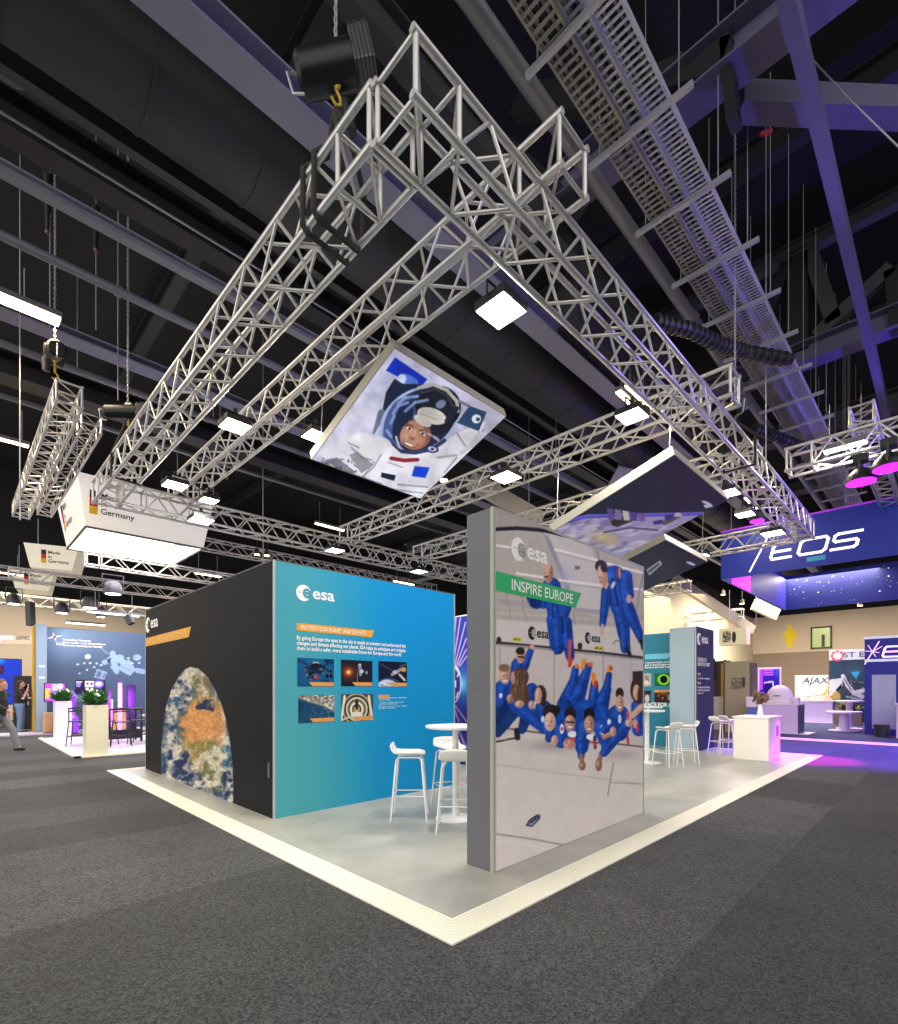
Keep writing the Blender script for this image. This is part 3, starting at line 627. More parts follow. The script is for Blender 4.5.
# ------------------------------------------------------------------ the earth room: black wall and blue wall
BX, BY, BX1, BY1, HZ = .57, 3.46, 3.56, 8.74, 3.0
NIGHT = mat('black_wall_print','#1d1d1f',.7); FRAME = mat('frame_profile','#b9bdbb',.4,.3); BACKW = mat('panel_back','#c9c8c4',.6)
PRINT = print_mat('wall_print',.6)
t = thing('exhibit_room','room sized exhibit block with black earth wall and blue climate wall','exhibit wall',(BX,BY,PZ))
MB().box(BX,BX+.08,BY+.02,BY1,PZ,HZ).build('black_wall', NIGHT, t, label='black printed wall with the earth')
MB().box(BX+.02,BX1-.02,BY+.0,BY+.08,PZ,HZ).build('blue_wall', mat('blue_wall_core','#2a9bd0',.6), t, label='blue printed information wall')
MB().box(BX1-.08,BX1,BY+.02,BY1,PZ,HZ).box(BX+.08,BX1-.08,BY1-.08,BY1,PZ,HZ).build('back_wall', BACKW, t)
for x, y in ((BX-.003,BY-.006),(BX1-.022,BY-.006),(BX-.003,BY1-.02)):
    MB().box(x,x+.025,y,y+.025,PZ,HZ+.004).build('corner_profile', FRAME, t, bevel=.004)
MB().box(BX-.002,BX1,BY-.004,BY+.02,HZ-.004,HZ+.012).box(BX-.004,BX+.02,BY,BY1,HZ-.004,HZ+.012).build('top_profile', mat('dark_profile','#55585a',.5), t)
# earth print (drawn at 6.823 px per photo px of the black wall)
A = Art(135,555,280,825,6.823,'#1d1d1f'); A.off = (5*6.823,105*6.823)
h, w_ = A.a.shape[:2]
disc_pts = [(152,1030),(147,760),(146,600),(155,480),(175,330),(215,200),(270,105),(310,62),(345,47),(400,60),(460,115),(510,200),(555,300),(590,420),(615,560),(630,720),(636,860),(633,1030)]
Mk = A.mask_poly(disc_pts); full = np.zeros((h,w_)); full[Mk[0]] = Mk[1]
yy, xx = np.mgrid[0:h,0:w_].astype(float); ox, oy = A.off
wx = (fbm(h,w_,60,4,3)-.5)*90; wy = (fbm(h,w_,60,4,4)-.5)*90
def ell_mask(cx,cy,rx,ry,soft=.25):
    d = 1-np.hypot((xx+wx-ox-cx)/rx,(yy+wy-oy-cy)/ry); return np.clip(d/soft,0,1)
img = np.ones((h,w_,3))*rgb('#22375a'); n1 = fbm(h,w_,110,6,1)
def lay(mask, col): 
    global img
    m = mask[...,None]; img = img*(1-m)+rgb(col)*m
lay(np.clip((fbm(h,w_,90,5,9)-.5)*6,0,1)*.6,'#3f6d8c')
lay(ell_mask(420,130,95,120),'#6f6a4c'); lay(ell_mask(430,480,165,330),'#9c8150')
lay(ell_mask(410,440,130,185,.18),'#cf9155'); lay(ell_mask(545,440,60,160,.3),'#c58a55'); lay(ell_mask(430,300,60,55,.3),'#16264a'); lay(ell_mask(300,280,48,50,.3),'#1b2d52')
lay(ell_mask(410,590,140,60,.4)*.8,'#7b7a3e'); lay(ell_mask(500,720,90,210,.35)*.85,'#6c7048'); lay(ell_mask(590,640,40,90,.4),'#3e6f86'); lay(ell_mask(290,760,95,140,.4),'#1a2a52'); lay(ell_mask(590,860,45,130,.4),'#1d2c50')
lay(np.clip((fbm(h,w_,30,4,21)-.55)*7,0,1)*ell_mask(410,440,150,200,.2)*.5,'#e0a76a')
cl = np.clip((fbm(h,w_,48,6,5)-.45)*6,0,1)*(1-.93*ell_mask(415,440,165,190,.2))*(1-.6*ell_mask(290,750,90,90,.4))
streak = np.clip((np.sin((xx-ox)*.055+(yy-oy)*.022+wx*.12)*.5+fbm(h,w_,50,5,8)-.62)*4,0,1)*(1-ell_mask(410,440,170,200,.2))
lay(np.clip(cl,0,1)*.92,'#d6ccb8'); lay(streak*.5,'#cfc7b6')
rim = full.copy()
for _ in range(14):
    for ax in (0,1): rim = (np.roll(rim,1,ax)+2*rim+np.roll(rim,-1,ax))/4
lay(np.clip((1-rim)*1.6,0,1)*full*.8,'#a8b8b8')
img *= .8+.42*fbm(h,w_,14,3,31)[...,None]
A.a = A.a*(1-full[...,None])+img*full[...,None]; A.blur(2)
ink_sheet('earth_print', (BX-.002,BY1-.02,PZ), (0,BY+.022-BY1+.02,0), (0,0,HZ-PZ-.005), 330, 300, A, PRINT, t, label='printed photograph of the earth')
LX = (0,-1,0); UZ = (0,0,1)   # lettering on a wall that faces -X
YEL = mat('amber_banner','#e8a52c',.55); WINK = mat('white_ink','#f7f6f2',.55); ORINK = mat('pale_amber_ink','#f6d08a',.55)
a = on_x(144,638.5,BX); b = on_x(188.5,627.6,BX); c = on_x(187,638,BX); d = on_x(144.5,646.5,BX)
bn = MB(); zb, zt = (c.z+d.z)/2, (a.z+b.z)/2
bn.prism([(0,zb),(0,zt),(a.y-b.y,zt),(a.y-b.y-.10,zb)],(BX-.002,min(a.y,BY1-.02),0),LX,UZ,(-1,0,0),.003)
ban = bn.build('amber_banner', YEL, t)
letters('banner_letters','PROTECT OUR PLANET AND CLIMATE',(BX-.006,min(a.y,BY1-.02)-.1,zb+(zt-zb)*.25),LX,UZ,(zt-zb)*.5,a.y-b.y-.3,ORINK,ban,bold=.01)
o = on_x(148.2,625,BX); agency_logo(t,(BX-.003,o.y,o.z),LX,UZ,.29,WINK,NIGHT)
sg = on_x(269,770,BX); MB().box(BX-.008,BX,sg.y-.02,sg.y+.02,sg.z-.09,sg.z+.09).build('door_handle', mat('handle_grey','#77777a',.4,.4), t)
# blue wall print: teal to clear blue ground
def blue_ground(S, T):
    c0, c1, c2, c3 = rgb('#4aa3b4'), rgb('#1795d4'), rgb('#0d8fd2'), rgb('#4fa6ad')
    S_ = S[:,None]; T_ = T[:,None]
    f = np.clip((S_-.05)/.6,0,1); f = f*f*(3-2*f)
    return (c0*T_+c3*(1-T_))*(1-f)*1.0+(c2*T_+c1*(1-T_))*f
ink_sheet('blue_ground', (BX+.022,BY-.003,PZ), (BX1-BX-.044,0,0), (0,0,HZ-PZ), 90, 90, blue_ground, PRINT, t)
AX = (1,0,0)
def on_b(px,py): return on_y(px,py,BY)
o = on_b(303.5,593); o2 = on_b(303.5,585); agency_logo(t,(o.x,BY-.004,o.z),AX,UZ,(o2.z-o.z)*2.05,WINK,mat('blue_wall_ink','#469fb6',.55))
a = on_b(296.5,624); b = on_b(297,632.2); c = on_b(374,629.5); d = on_b(371,636)
zb = (b.z+d.z)/2-.0; zt = (a.z+c.z)/2
ban = MB().prism([(a.x,zb),(a.x,zt),(c.x,zt),(d.x,zb)],(0,BY-.005,0),AX,UZ,(0,-1,0),.002).build('amber_banner', YEL, t)
letters('banner_letters','PROTECT OUR PLANET AND CLIMATE',(a.x+.05,BY-.008,zb+(zt-zb)*.24),AX,UZ,(zt-zb)*.52,c.x-a.x-.19,WINK,ban,bold=.012)
lines = ['By giving Europe the eyes in the sky it needs to monitor and understand the','changes and threats affecting our planet, ESA helps to anticipate and mitigate','them to build a safer, more sustainable future for Europe and the world.']
x0 = on_b(296.5,640).x; x1 = on_b(405.5,648).x; mbt = MB()
zl = [on_b(296.5,639.3).z, on_b(296.5,644.6).z, on_b(296.5,649.8).z]
for i, s in enumerate(lines): letters('', s,(x0,BY-.005,zl[i]),AX,UZ,.047,(x1-x0)*(1 if i < 2 else .955),None,None,bold=.022,mb=mbt)
mbt.build('paragraph_letters', WINK, t)
K = 4.989
def pic(lab, x, y, draw):
    A = Art(295,655,410,725,K*1.5,'#14507e'); A.off = (-(15*K)*1.5*0,0)
    # canvas coordinates: the photo crop 280..460 x 600..740 at 4.989, scaled by 1.5
    class P_: pass
    P_ = lambda f: f
    def cv(v, ax): return (v/K+(280 if ax == 0 else 600)-(295 if ax == 0 else 655))*K*1.5
    E = lambda X,Y,rx,ry,c,rot=0,al=1: A.ell(cv(X,0),cv(Y,1),rx*1.5,ry*1.5,c,rot,al)
    G = lambda X,Y,rx,ry,c,al=1: A.glow(cv(X,0),cv(Y,1),rx*1.5,ry*1.5,c,al)
    L_ = lambda pts,r,c,al=1: A.line([(cv(p,0),cv(q,1)) for p,q in pts],r*1.5,c,al)
    Y_ = lambda pts,c,al=1: A.poly([(cv(p,0),cv(q,1)) for p,q in pts],c,al)
    draw(A,E,G,L_,Y_); A.blur(2)
    tl = on_b(280+x[0]/K,600+y[0]/K); br = on_b(280+x[1]/K,600+y[1]/K); bl = on_b(280+x[0]/K,600+y[2]/K)
    ink_sheet('printed_photo',(tl.x,BY-.006,(bl.z+br.z)/2),(br.x-tl.x,0,0),(0,0,tl.z-(bl.z+br.z)/2),56,44,A,PRINT,t,label=lab)
    xb = tl.x+(br.x-tl.x)*(.34 if x[0] > 100 else .3); zz = (bl.z+br.z)/2
    MB().prism([(xb+.05,.0),(br.x-.005,0),(br.x-.005,.05),(xb,.05)],(0,BY-.007,zz+.005),AX,UZ,(0,-1,0),.002).build('photo_caption_bar', mat('caption_amber','#d89a4e',.55), t)
R_ = np.random.RandomState(3)
def d1(A,E,G,L,Y):
    G(178,330,130,110,'#1d6fae',.9)
    for i in range(70): X = 178+R_.randn()*38; Yy = 330+abs(R_.randn())*36+abs(X-178)*.5-18; E(X,min(Yy,430),4+R_.rand()*8,3+R_.rand()*7,['#0c1220','#1a2438','#35435a','#56657c','#111724'][R_.randint(5)],R_.rand()*90)
    E(178,318,18,10,'#b6bcc8'); E(178,330,26,16,'#10182a'); E(178,384,9,12,'#c2334a'); E(250,300,30,20,'#0e2f55'); L([(90,300),(150,330)],5,'#0f3357'); L([(268,300),(215,330)],5,'#0f3357')
def d2(A,E,G,L,Y):
    Y([(300,290),(470,290),(470,440),(300,440)],'#1b1c2c'); G(342,360,60,60,'#a33a16',1); G(342,360,30,28,'#ff9c3a',1); E(342,360,9,8,'#ffd27a'); E(398,328,8,10,'#d6d8de'); L([(398,330),(402,372)],7,'#8e95a6'); L([(388,360),(384,425)],2,'#6d7488'); E(432,362,6,8,'#8c93a6'); E(408,356,9,9,'#c3c8d2'); L([(380,350),(398,346)],2,'#59607a')
def d3(A,E,G,L,Y):
    Y([(488,300),(640,300),(640,440),(488,440)],'#141830'); E(540,450,75,62,'#2d4d78'); E(535,455,60,58,'#c9d2de')
    for i in range(25): E(500+R_.rand()*70,410+R_.rand()*30,6,3,['#e8ecf2','#8ea3bd','#4f6c94'][R_.randint(3)],20)
    L([(560,372),(605,345)],8,'#8b8f9b'); E(575,360,14,10,'#b9bcc4'); E(617,347,12,12,'#d09a4a'); L([(500,318),(560,352)],3,'#3a4260'); L([(596,372),(622,400)],5,'#c5c8cf'); L([(600,330),(628,322)],4,'#44506c')
def d4(A,E,G,L,Y):
    Y([(85,470),(275,470),(275,620),(85,620)],'#1a486a'); Y([(88,468),(272,468),(272,560),(210,528),(150,512),(92,490)],'#8f897d')
    for i in range(160):
        X = 95+R_.rand()*175; Yl = 470+R_.rand()*70
        if Yl < 478+(X-90)*.38: E(X,Yl,5+R_.rand()*5,2+R_.rand()*3,['#b4aea2','#6a6a62','#d5d0c6','#4c5a5e'][R_.randint(4)],R_.rand()*60)
    for i in range(40): E(150+R_.rand()*110,530+R_.rand()*55,4,1.5,['#5d7f92','#8aa3ae','#2f6180'][R_.randint(3)],15)
    Y([(88,500),(120,520),(110,560),(88,560)],'#12385a')
def d5(A,E,G,L,Y):
    Y([(300,468),(470,468),(470,610),(300,610)],'#4e4a3c')
    for r, c in ((80,'#1f2b30'),(72,'#b9a56a'),(64,'#2a2f30'),(54,'#d8d2bf'),(46,'#6b6046'),(34,'#e9e5d8'),(24,'#50503f'),(15,'#c2a65c')): E(383,545,r,r*1.12,c)
    E(383,520,9,28,'#2c2a25'); E(383,575,30,18,'#dcdad2'); 
    for s in (-1,1): L([(383+s*60,480),(383+s*78,600)],6,'#e2dcc6'); L([(383+s*40,585),(383+s*75,600)],4,'#d2cbb4')
pic('printed photo of dark machinery on blue',(85,268),(287,432,432),d1); pic('printed photo of an orange flare in black space',(303,460),(297,432,430),d2); pic('printed photo of a satellite over a planet edge',(490,632),(304,432,432),d3)
pic('printed photo of a coast from above',(90,270),(475,608,615),d4); pic('printed photo of a pale arched tunnel',(304,463),(470,600,605),d5)
mbt = MB(); cx0 = on_b(280+490/K,600+475/K).x
o = on_b(280+490/K,600+480/K); MB().box(cx0,cx0+.19,BY-.007,BY-.004,o.z-.035,o.z+.02).build('small_heading_bar', mat('caption_amber'), t)
for k, py in enumerate((489,498,512,520,532,541)): letters('', ['Earth observation satellites','in orbit today','Weather, climate and oceans','watched every day','Explore more on our stand','at the screen'][k],(cx0,BY-.005,on_b(280+490/K,600+py/K).z-.01),AX,UZ,.026,[.50,.2,.45,.33,.50,.3][k],None,None,bold=.02,mb=mbt)
mbt.build('small_letters', mat('pale_blue_ink','#9fd3ee',.55), t)
# ------------------------------------------------------------------ the tall astronaut-crew panel
QX0, QX1, QY0, QY1 = 1.05, 3.88, .57, .87
t = thing('exhibit_wall','tall grey edged panel with crew floating in blue flight suits','exhibit wall',(QX0,QY0,PZ))
MB().box(QX0,QX1,QY0+.01,QY1-.01,PZ,2.99).build('core', mat('panel_side_grey','#64666a',.6), t)
MB().box(QX0-.002,QX0+.028,QY0-.004,QY0+.03,PZ,2.995).box(QX1-.028,QX1+.002,QY0-.004,QY0+.03,PZ,2.995).box(QX0,QX1,QY0-.003,QY0+.03,2.975,2.997).build('frame', mat('frame_beige','#a9a69b',.5), t)
MB().box(QX0-.002,QX0,QY0+.03,QY1-.01,1.507,1.512).build('panel_joint', mat('joint_grey','#66676a',.6), t)
k = 5.6125; A = Art(490,495,650,885,k,'#b7aca5')
oA = (0,140.3); oB = (0,757.7)
A.off = oA
A.poly([(30,-140),(900,-140),(900,600),(30,600)],'#aba29c')
for i in range(40): A.cap(30+22*i,-140,30+22*i+200,640,9,'#b3aaa5' if i%2 else '#a59c98',al=.25)
A.poly([(30,-140),(450,-140),(420,85),(270,50),(40,45)],'#9a938e'); 
A.line([(36,52),(150,46),(270,55),(350,68),(430,92)],11,'#1c1a20'); A.line([(430,92),(640,165),(880,275)],5,'#8d878a')
A.poly([(300,70),(560,130),(640,400),(640,560),(470,500),(430,360)],'#bdb6b4'); A.poly([(300,80),(330,90),(450,380),(430,400)],'#8f8a94'); A.glow(420,330,110,130,'#a9a2c4',.7)
for pts in ([(40,143),(110,153)],[(365,165),(600,225)],[(660,245),(870,300)],[(355,333),(600,365),(870,392)],[(150,300),(300,322)]): A.line(pts,7,'#ddd7d3',.95); A.line([(p,q+14) for p,q in pts],5,'#9d9592',.5)
A.poly([(40,440),(250,470),(250,500),(40,470)],'#a0989a'); A.poly([(470,490),(870,530),(870,560),(470,515)],'#9f97a0')
for i in range(7): A.line([(40,500+i*22),(350,520+i*20),(870,560+i*16)],4,'#c3bab6' if i%2 else '#a8a09e',.6)
for x in (90,170): A.line([(x,400),(x+30,560),(x+60,690)],3,'#928a8a')
A.line([(600,160),(612,225),(640,330)],5,'#8a8285'); A.line([(860,300),(835,420),(815,560)],4,'#8a8285'); A.line([(470,520),(490,660)],4,'#938ba0')
A.poly([(40,575),(870,640),(870,740),(40,700)],'#c2b9b6')
A.ell(490,268,16,11,'#6c6661')
A.off = oB
A.poly([(36,-60),(880,0),(880,160),(36,75)],'#c4bbb8'); A.poly([(36,80),(880,160),(880,700),(36,640)],'#bdb3b0')
for x in (55,360,635,790): A.line([(x,95),(x,520)],3,'#968d8c')
A.poly([(640,130),(880,160),(880,640),(640,620)],'#b9b0b4',.6)
A.line([(36,70),(200,84),(360,101)],7,'#2a2629'); A.line([(360,101),(600,125),(870,156)],7,'#2e2a2d'); A.line([(36,84),(360,114),(870,168)],3,'#8d8584')
for x, y in ((150,52),(607,102)): A.poly([(x-24,y-12),(x+24,y-8),(x+24,y+14),(x-24,y+8)],'#c9b41c'); A.ell(x-8,y,6,6,'#1c1a1c'); A.ell(x+12,y+2,5,5,'#1c1a1c')
A.ell(50,55,13,18,'#2b282a'); A.ell(505,90,13,20,'#2b282a')
# floor of the cabin
A.poly([(36,600),(300,560),(870,650),(880,1500),(36,1500)],'#c6bdb8')
A.line([(36,627),(150,605)],5,'#2d292b'); A.line([(70,548),(300,580)],5,'#544e50'); A.line([(560,630),(690,637),(870,657)],5,'#57504f')
A.glow(350,650,280,60,'#8f8488',.85); A.glow(740,700,170,60,'#9c9094',.75)
NB, DB, LB = '#14419f', '#0d2a66', '#2a62c4'
SK, SKD = '#c59a84', '#7c5848'; A.vol = NB; A.skins = (SK,SKD,'#b98c76','#b98b76','#c8a08c','#d2ab96','#b98a76','#a67a66','#c99d8a','#c58f80','#c9a18d','#a87762')
# first floating man, upper middle
A.off = oA
A.cap(235,440,300,470,26,NB); A.cap(250,465,262,470,30,DB); A.cap(345,375,378,560,50,NB,46); A.cap(365,560,378,700,46,NB,40); A.cap(430,480,410,560,28,NB,22); A.cap(350,420,355,620,6,DB); A.cap(395,480,400,600,8,LB,al=.5)
A.ell(410,572,18,26,SK); A.ell(326,300,27,54,'#b98c76'); A.ell(322,262,24,20,'#c79d88'); A.ell(345,300,9,50,'#7b5a4c',al=.6); A.ell(316,318,13,5,'#3b2a24'); A.ell(312,296,4,3,'#3b2a24'); A.ell(330,335,16,14,'#9c7460',al=.6)
A.off = oB
A.cap(378,-40,385,110,36,NB,24); A.cap(420,-40,450,150,38,NB,22); A.cap(405,-60,408,20,8,DB); A.cap(445,175,450,60,9,'#c34a3c'); A.cap(456,165,446,200,10,'#c23b22'); A.cap(388,110,374,122,14,NB)
# second floating man, upper right
A.off = oA
A.cap(695,320,735,480,62,NB,58); A.cap(655,400,632,585,28,NB,16); A.cap(760,320,782,420,36,NB,24); A.cap(730,500,752,640,40,NB,32); A.cap(770,490,838,640,36,NB,22); A.cap(690,330,720,480,8,DB); A.cap(745,360,765,470,14,LB,al=.5)
A.ell(690,365,10,22,'#b9c2da',25); A.ell(720,295,9,34,'#2a2220'); A.ell(727,297,6,32,'#c8a02c'); A.ell(715,297,4,30,'#b03028')
A.cap(632,590,628,640,8,SK); A.ell(780,442,15,24,SK)
A.ell(624,262,34,38,'#2c221e',-20); A.ell(632,315,28,62,SK,-12); A.ell(640,270,18,26,'#2c221e',-20); A.ell(618,322,5,4,'#3a2a24'); A.ell(626,345,10,4,'#9b5f52'); A.cap(650,380,660,360,8,SK)
A.off = oB
A.cap(750,-20,760,105,32,NB,24); A.cap(830,10,848,60,20,NB,14); A.cap(765,105,785,135,10,'#1d1a20'); A.cap(848,60,858,105,9,'#1d1a20')
A.line([(690,80),(705,60),(735,62),(750,85)],3,'#6e6668')
A.poly([(800,232),(872,228),(872,290),(800,285)],'#2e2a30')
# the crew below
A.cap(75,330,60,470,48,NB,42); A.cap(60,470,44,580,40,'#16305f',24); A.cap(110,400,60,520,26,DB); A.ell(85,250,33,54,SK); A.ell(80,212,32,22,'#7c5c46'); A.ell(75,255,4,3,'#3a2a24'); A.ell(96,256,4,3,'#3a2a24'); A.ell(86,285,13,5,'#e9e0da'); A.ell(60,368,9,14,'#dfe3ee')
A.cap(165,200,150,320,44,NB,44); A.cap(195,205,228,118,20,NB,15); A.ell(236,95,13,14,SK); A.ell(172,145,25,42,'#b98b76'); A.ell(170,118,26,22,'#2a211e'); A.cap(160,150,190,154,5,'#241d1c')
A.cap(210,470,180,560,38,'#15336d',24); A.cap(150,440,60,560,36,'#17386f',26); A.cap(150,565,155,605,16,'#232028')
A.cap(150,420,300,540,46,NB,34); A.cap(215,400,235,330,30,NB); A.ell(170,265,48,55,'#4e362c'); A.ell(165,345,52,66,'#573e31'); A.ell(195,380,26,40,'#4a342b'); A.ell(138,268,22,38,SK); A.ell(115,385,20,26,'#c9a18d')
for i in range(26): A.cap(150+R_.randn()*22,230,140+R_.randn()*35,410,2.2,['#7a5a44','#35241d','#8d6a50'][i%3],al=.7)
A.ell(165,415,26,20,SK); A.ell(232,420,16,24,SK); A.ell(150,268,4,3,'#33241f')
A.cap(300,440,330,560,44,NB,30); A.ell(284,365,34,56,'#3a2a26'); A.ell(272,368,20,46,'#c8a08c'); A.ell(300,400,14,30,'#33241f'); A.cap(300,500,330,600,20,LB,al=.35); A.ell(296,500,9,18,'#cfd6e6')
# legs up behind
A.cap(420,420,470,300,42,NB,30); A.cap(470,300,480,215,26,NB,16); A.ell(487,203,14,12,'#d8702c'); A.cap(490,380,552,205,42,NB,18); A.cap(520,210,528,175,12,'#e08a1e'); A.ell(563,193,16,13,'#d2622c')
A.cap(580,440,586,300,36,NB,18); A.cap(586,300,580,250,12,'#e0801e'); A.cap(590,320,596,290,8,'#b83226'); A.cap(615,450,655,330,46,NB,24); A.cap(655,330,668,250,20,NB,14); A.ell(672,216,14,22,'#e08a2a'); A.ell(680,214,8,12,'#8d4a20')
A.ell(440,440,62,66,NB); A.ell(530,455,66,62,NB); A.ell(610,470,58,58,NB); A.cap(440,400,480,480,9,DB); A.cap(590,420,560,480,9,DB); A.cap(500,420,540,430,12,LB,al=.5); A.cap(620,430,640,480,10,LB,al=.5)
A.cap(370,520,400,620,52,NB,40); A.cap(345,560,330,610,18,NB); A.ell(340,458,44,42,'#241c1d'); A.ell(372,448,22,26,'#1d1718'); A.ell(336,515,31,52,'#d2ab96'); A.ell(322,510,4,3,'#33241f'); A.ell(345,512,4,3,'#33241f'); A.ell(328,540,9,4,'#a6645a'); A.ell(362,620,20,30,SK); A.ell(403,555,12,28,'#eceaf0'); A.ell(403,555,7,12,'#b52a35')
A.cap(480,520,480,600,44,NB,36); A.ell(450,474,33,42,'#1f1919'); A.ell(448,522,29,45,'#b98a76'); A.cap(428,516,470,518,5,'#1c1718'); A.ell(450,545,14,5,'#e8ded8'); A.ell(462,585,26,18,'#e9e6ea'); A.ell(444,640,34,28,'#c58f80'); A.ell(430,625,10,18,'#b57a6c'); A.ell(465,612,18,9,'#c33434')
A.cap(530,540,515,660,40,NB,34); A.cap(512,650,512,710,24,NB,16); A.cap(620,540,650,640,44,NB,26); A.cap(640,600,700,570,14,'#a87762'); A.cap(650,650,640,690,22,NB,16); A.ell(557,478,31,42,'#181416'); A.ell(557,530,29,50,'#a67a66'); A.ell(544,525,4,3,'#2a1c18'); A.ell(568,525,4,3,'#2a1c18'); A.ell(556,556,13,5,'#e6dad2'); A.ell(562,600,22,16,'#e6e2e6')
A.cap(513,705,517,755,12,SKD); A.ell(517,762,20,26,SKD); A.cap(625,690,612,745,12,SKD); A.ell(610,755,19,38,SKD); A.ell(630,560,13,28,'#eceaf0'); A.ell(631,560,7,12,'#b52a35'); A.cap(588,600,590,660,9,'#2a2c6a'); A.ell(588,640,8,20,'#c33434')
A.cap(720,480,725,570,58,NB,50); A.cap(690,520,640,560,28,NB,20); A.cap(760,540,640,690,30,NB,20); A.ell(728,356,23,32,'#2b211d'); A.ell(728,412,22,48,'#b98b76'); A.ell(720,405,3,3,'#2a1c18'); A.ell(738,405,3,3,'#2a1c18'); A.ell(729,435,10,5,'#e6dad2'); A.ell(728,500,10,26,'#b9cbe4'); A.ell(690,570,18,28,SK); A.ell(668,515,10,16,'#dfe3ee')
A.cap(835,430,835,560,40,NB,34); A.ell(828,335,40,74,'#3b2724'); A.ell(822,350,20,44,'#c99d8a'); A.ell(842,380,14,60,'#422b27'); A.cap(800,480,850,430,17,SK); A.ell(815,525,14,26,SK); A.ell(780,520,22,24,SK); A.cap(828,535,828,570,7,'#c2343c'); A.cap(772,600,776,635,7,'#c2343c'); A.cap(770,460,772,500,6,'#d04a4a')
# cabin floor details lower down (crop 460,680 at 4.49)
A.off = (0,0); q = k/4.49
def fl(x,y): return ((460+x/4.49-490)*k, (680+y/4.49-495)*k)
A.line([fl(165,692),fl(330,715),fl(470,742)],4,'#7c7370'); A.line([fl(165,720),fl(440,765)],3,'#cfc8c4'); A.line([fl(165,380),fl(500,425),fl(830,468)],2.2,'#a89e9a'); A.line([fl(690,370),fl(672,460),fl(664,520)],2.5,'#6f6664'); A.line([fl(672,460),fl(830,468)],2.5,'#8b8280')
A.poly([fl(293,655),fl(312,625),fl(345,603),fl(362,606),fl(358,625),fl(325,660)],'#2c2f45'); A.poly([fl(305,650),fl(322,628),fl(345,615),fl(350,624),fl(325,652)],'#7f8ea6'); A.line([fl(318,640),fl(342,622)],5,'#1d2136')
fold = fbm(A.h,A.w,46,5,77); blue = np.clip((A.a[...,2]-A.a[...,0]-.2)*6,0,1)[...,None]
A.a *= 1+((fold[...,None]-.5)*(.6*blue+.06*(1-blue)))
A.a = np.clip(A.a*1.13+.012,0,1)
A.blur(3)
ink_sheet('crew_print',(QX0+.026,QY0-.002,PZ+.003),(QX1-QX0-.052,0,0),(0,0,2.975-PZ-.003),230,330,A,print_mat('crew_print_ink',.5),t,label='large printed photo of a floating crew')
def on_p(px,py): return on_y(px,py,QY0)
KP = 5.6125
o = on_p(490+158/KP,520+165/KP); o2 = on_p(490+158/KP,520+97/KP); agency_logo(t,(o.x,QY0-.002,o.z),AX,UZ,(o2.z-o.z)*1.95,WINK,mat('crew_logo_ink','#aaa19b',.55))
a = on_p(490+40/KP,520+290/KP); b = on_p(490+40/KP,520+395/KP); c = on_p(490+510/KP,520+410/KP); d = on_p(490+478/KP,520+495/KP)
zt = (a.z+c.z)/2; zb = (b.z+d.z)/2; GRN = mat('green_banner','#35b56b',.5)
ban = MB().prism([(QX0+.027,zb),(QX0+.027,zt),(c.x,zt),(d.x,zb)],(0,QY0-.003,0),AX,UZ,(0,-1,0),.002).build('green_banner', GRN, t)
tx0 = on_p(490+118/KP,520+350/KP).x; tx1 = on_p(490+462/KP,520+440/KP).x
letters('banner_letters','INSPIRE EUROPE',(tx0,QY0-.006,zb+(zt-zb)*.22),AX,UZ,(zt-zb)*.58,tx1-tx0,WINK,ban,bold=.012)
for x, y in ((252,635),(566,662)):
    o = on_p(490+(x-18)/KP,520+y/KP); agency_logo(t,(o.x,QY0-.002,o.z),AX,UZ,.12,mat('black_ink','#2a2628',.6),mat('pale_print_ink','#c2b9b6',.55),name='small_agency_logo')
# ------------------------------------------------------------------ wall with radiating lines behind the near table
def rays(S, T):
    c = np.ones((len(S),3))*rgb('#2b2f92'); x = (1-S)*3.0-.0; z = T*3.0; cx, cz = 3.0*(1-.5), 1.72
    return c
RX = 5.2
A = Art(445,590,475,830,6.83,'#2b3496'); A.off = (0,0)
A.glow(120,650,120,190,'#2f9fe0',1); A.glow(110,640,70,90,'#8fd8ff',.8)
for a, b in (((62,470),(105,190)),((70,500),(140,220)),((80,510),(145,330)),((90,515),(145,405)),((52,440),(70,230)),((100,520),(150,450)),((60,800),(95,900)),((70,790),(145,895)),((95,960),(150,1080)),((60,900),(90,1000)),((60,380),(75,180)),((110,1000),(150,1150)),((60,1000),(100,1200))): A.line([a,b],4,'#b6a6e6')
A.ell(40,640,72,145,'#cfd8f6'); A.ell(38,640,66,138,'#23308f'); A.line([(85,590),(95,570),(80,540),(65,520)],6,'#e6ecff',.8); A.line([(78,735),(90,700)],7,'#e6ecff',.8); A.poly([(52,618),(76,618),(76,665),(52,665)],'#f0f4ff')
A.blur(3)
t = thing('exhibit_wall','blue and violet panel with radiating lines just beyond the end of the blue wall','exhibit wall',(RX,5.2,PZ))
MB().box(RX,RX+.12,3.9,6.6,PZ,3.0).build('core', FRAME, t)
ink_sheet('ray_print',(RX-.003,6.59,PZ),(0,-2.68,0),(0,0,2.96),140,180,A,PRINT,t)
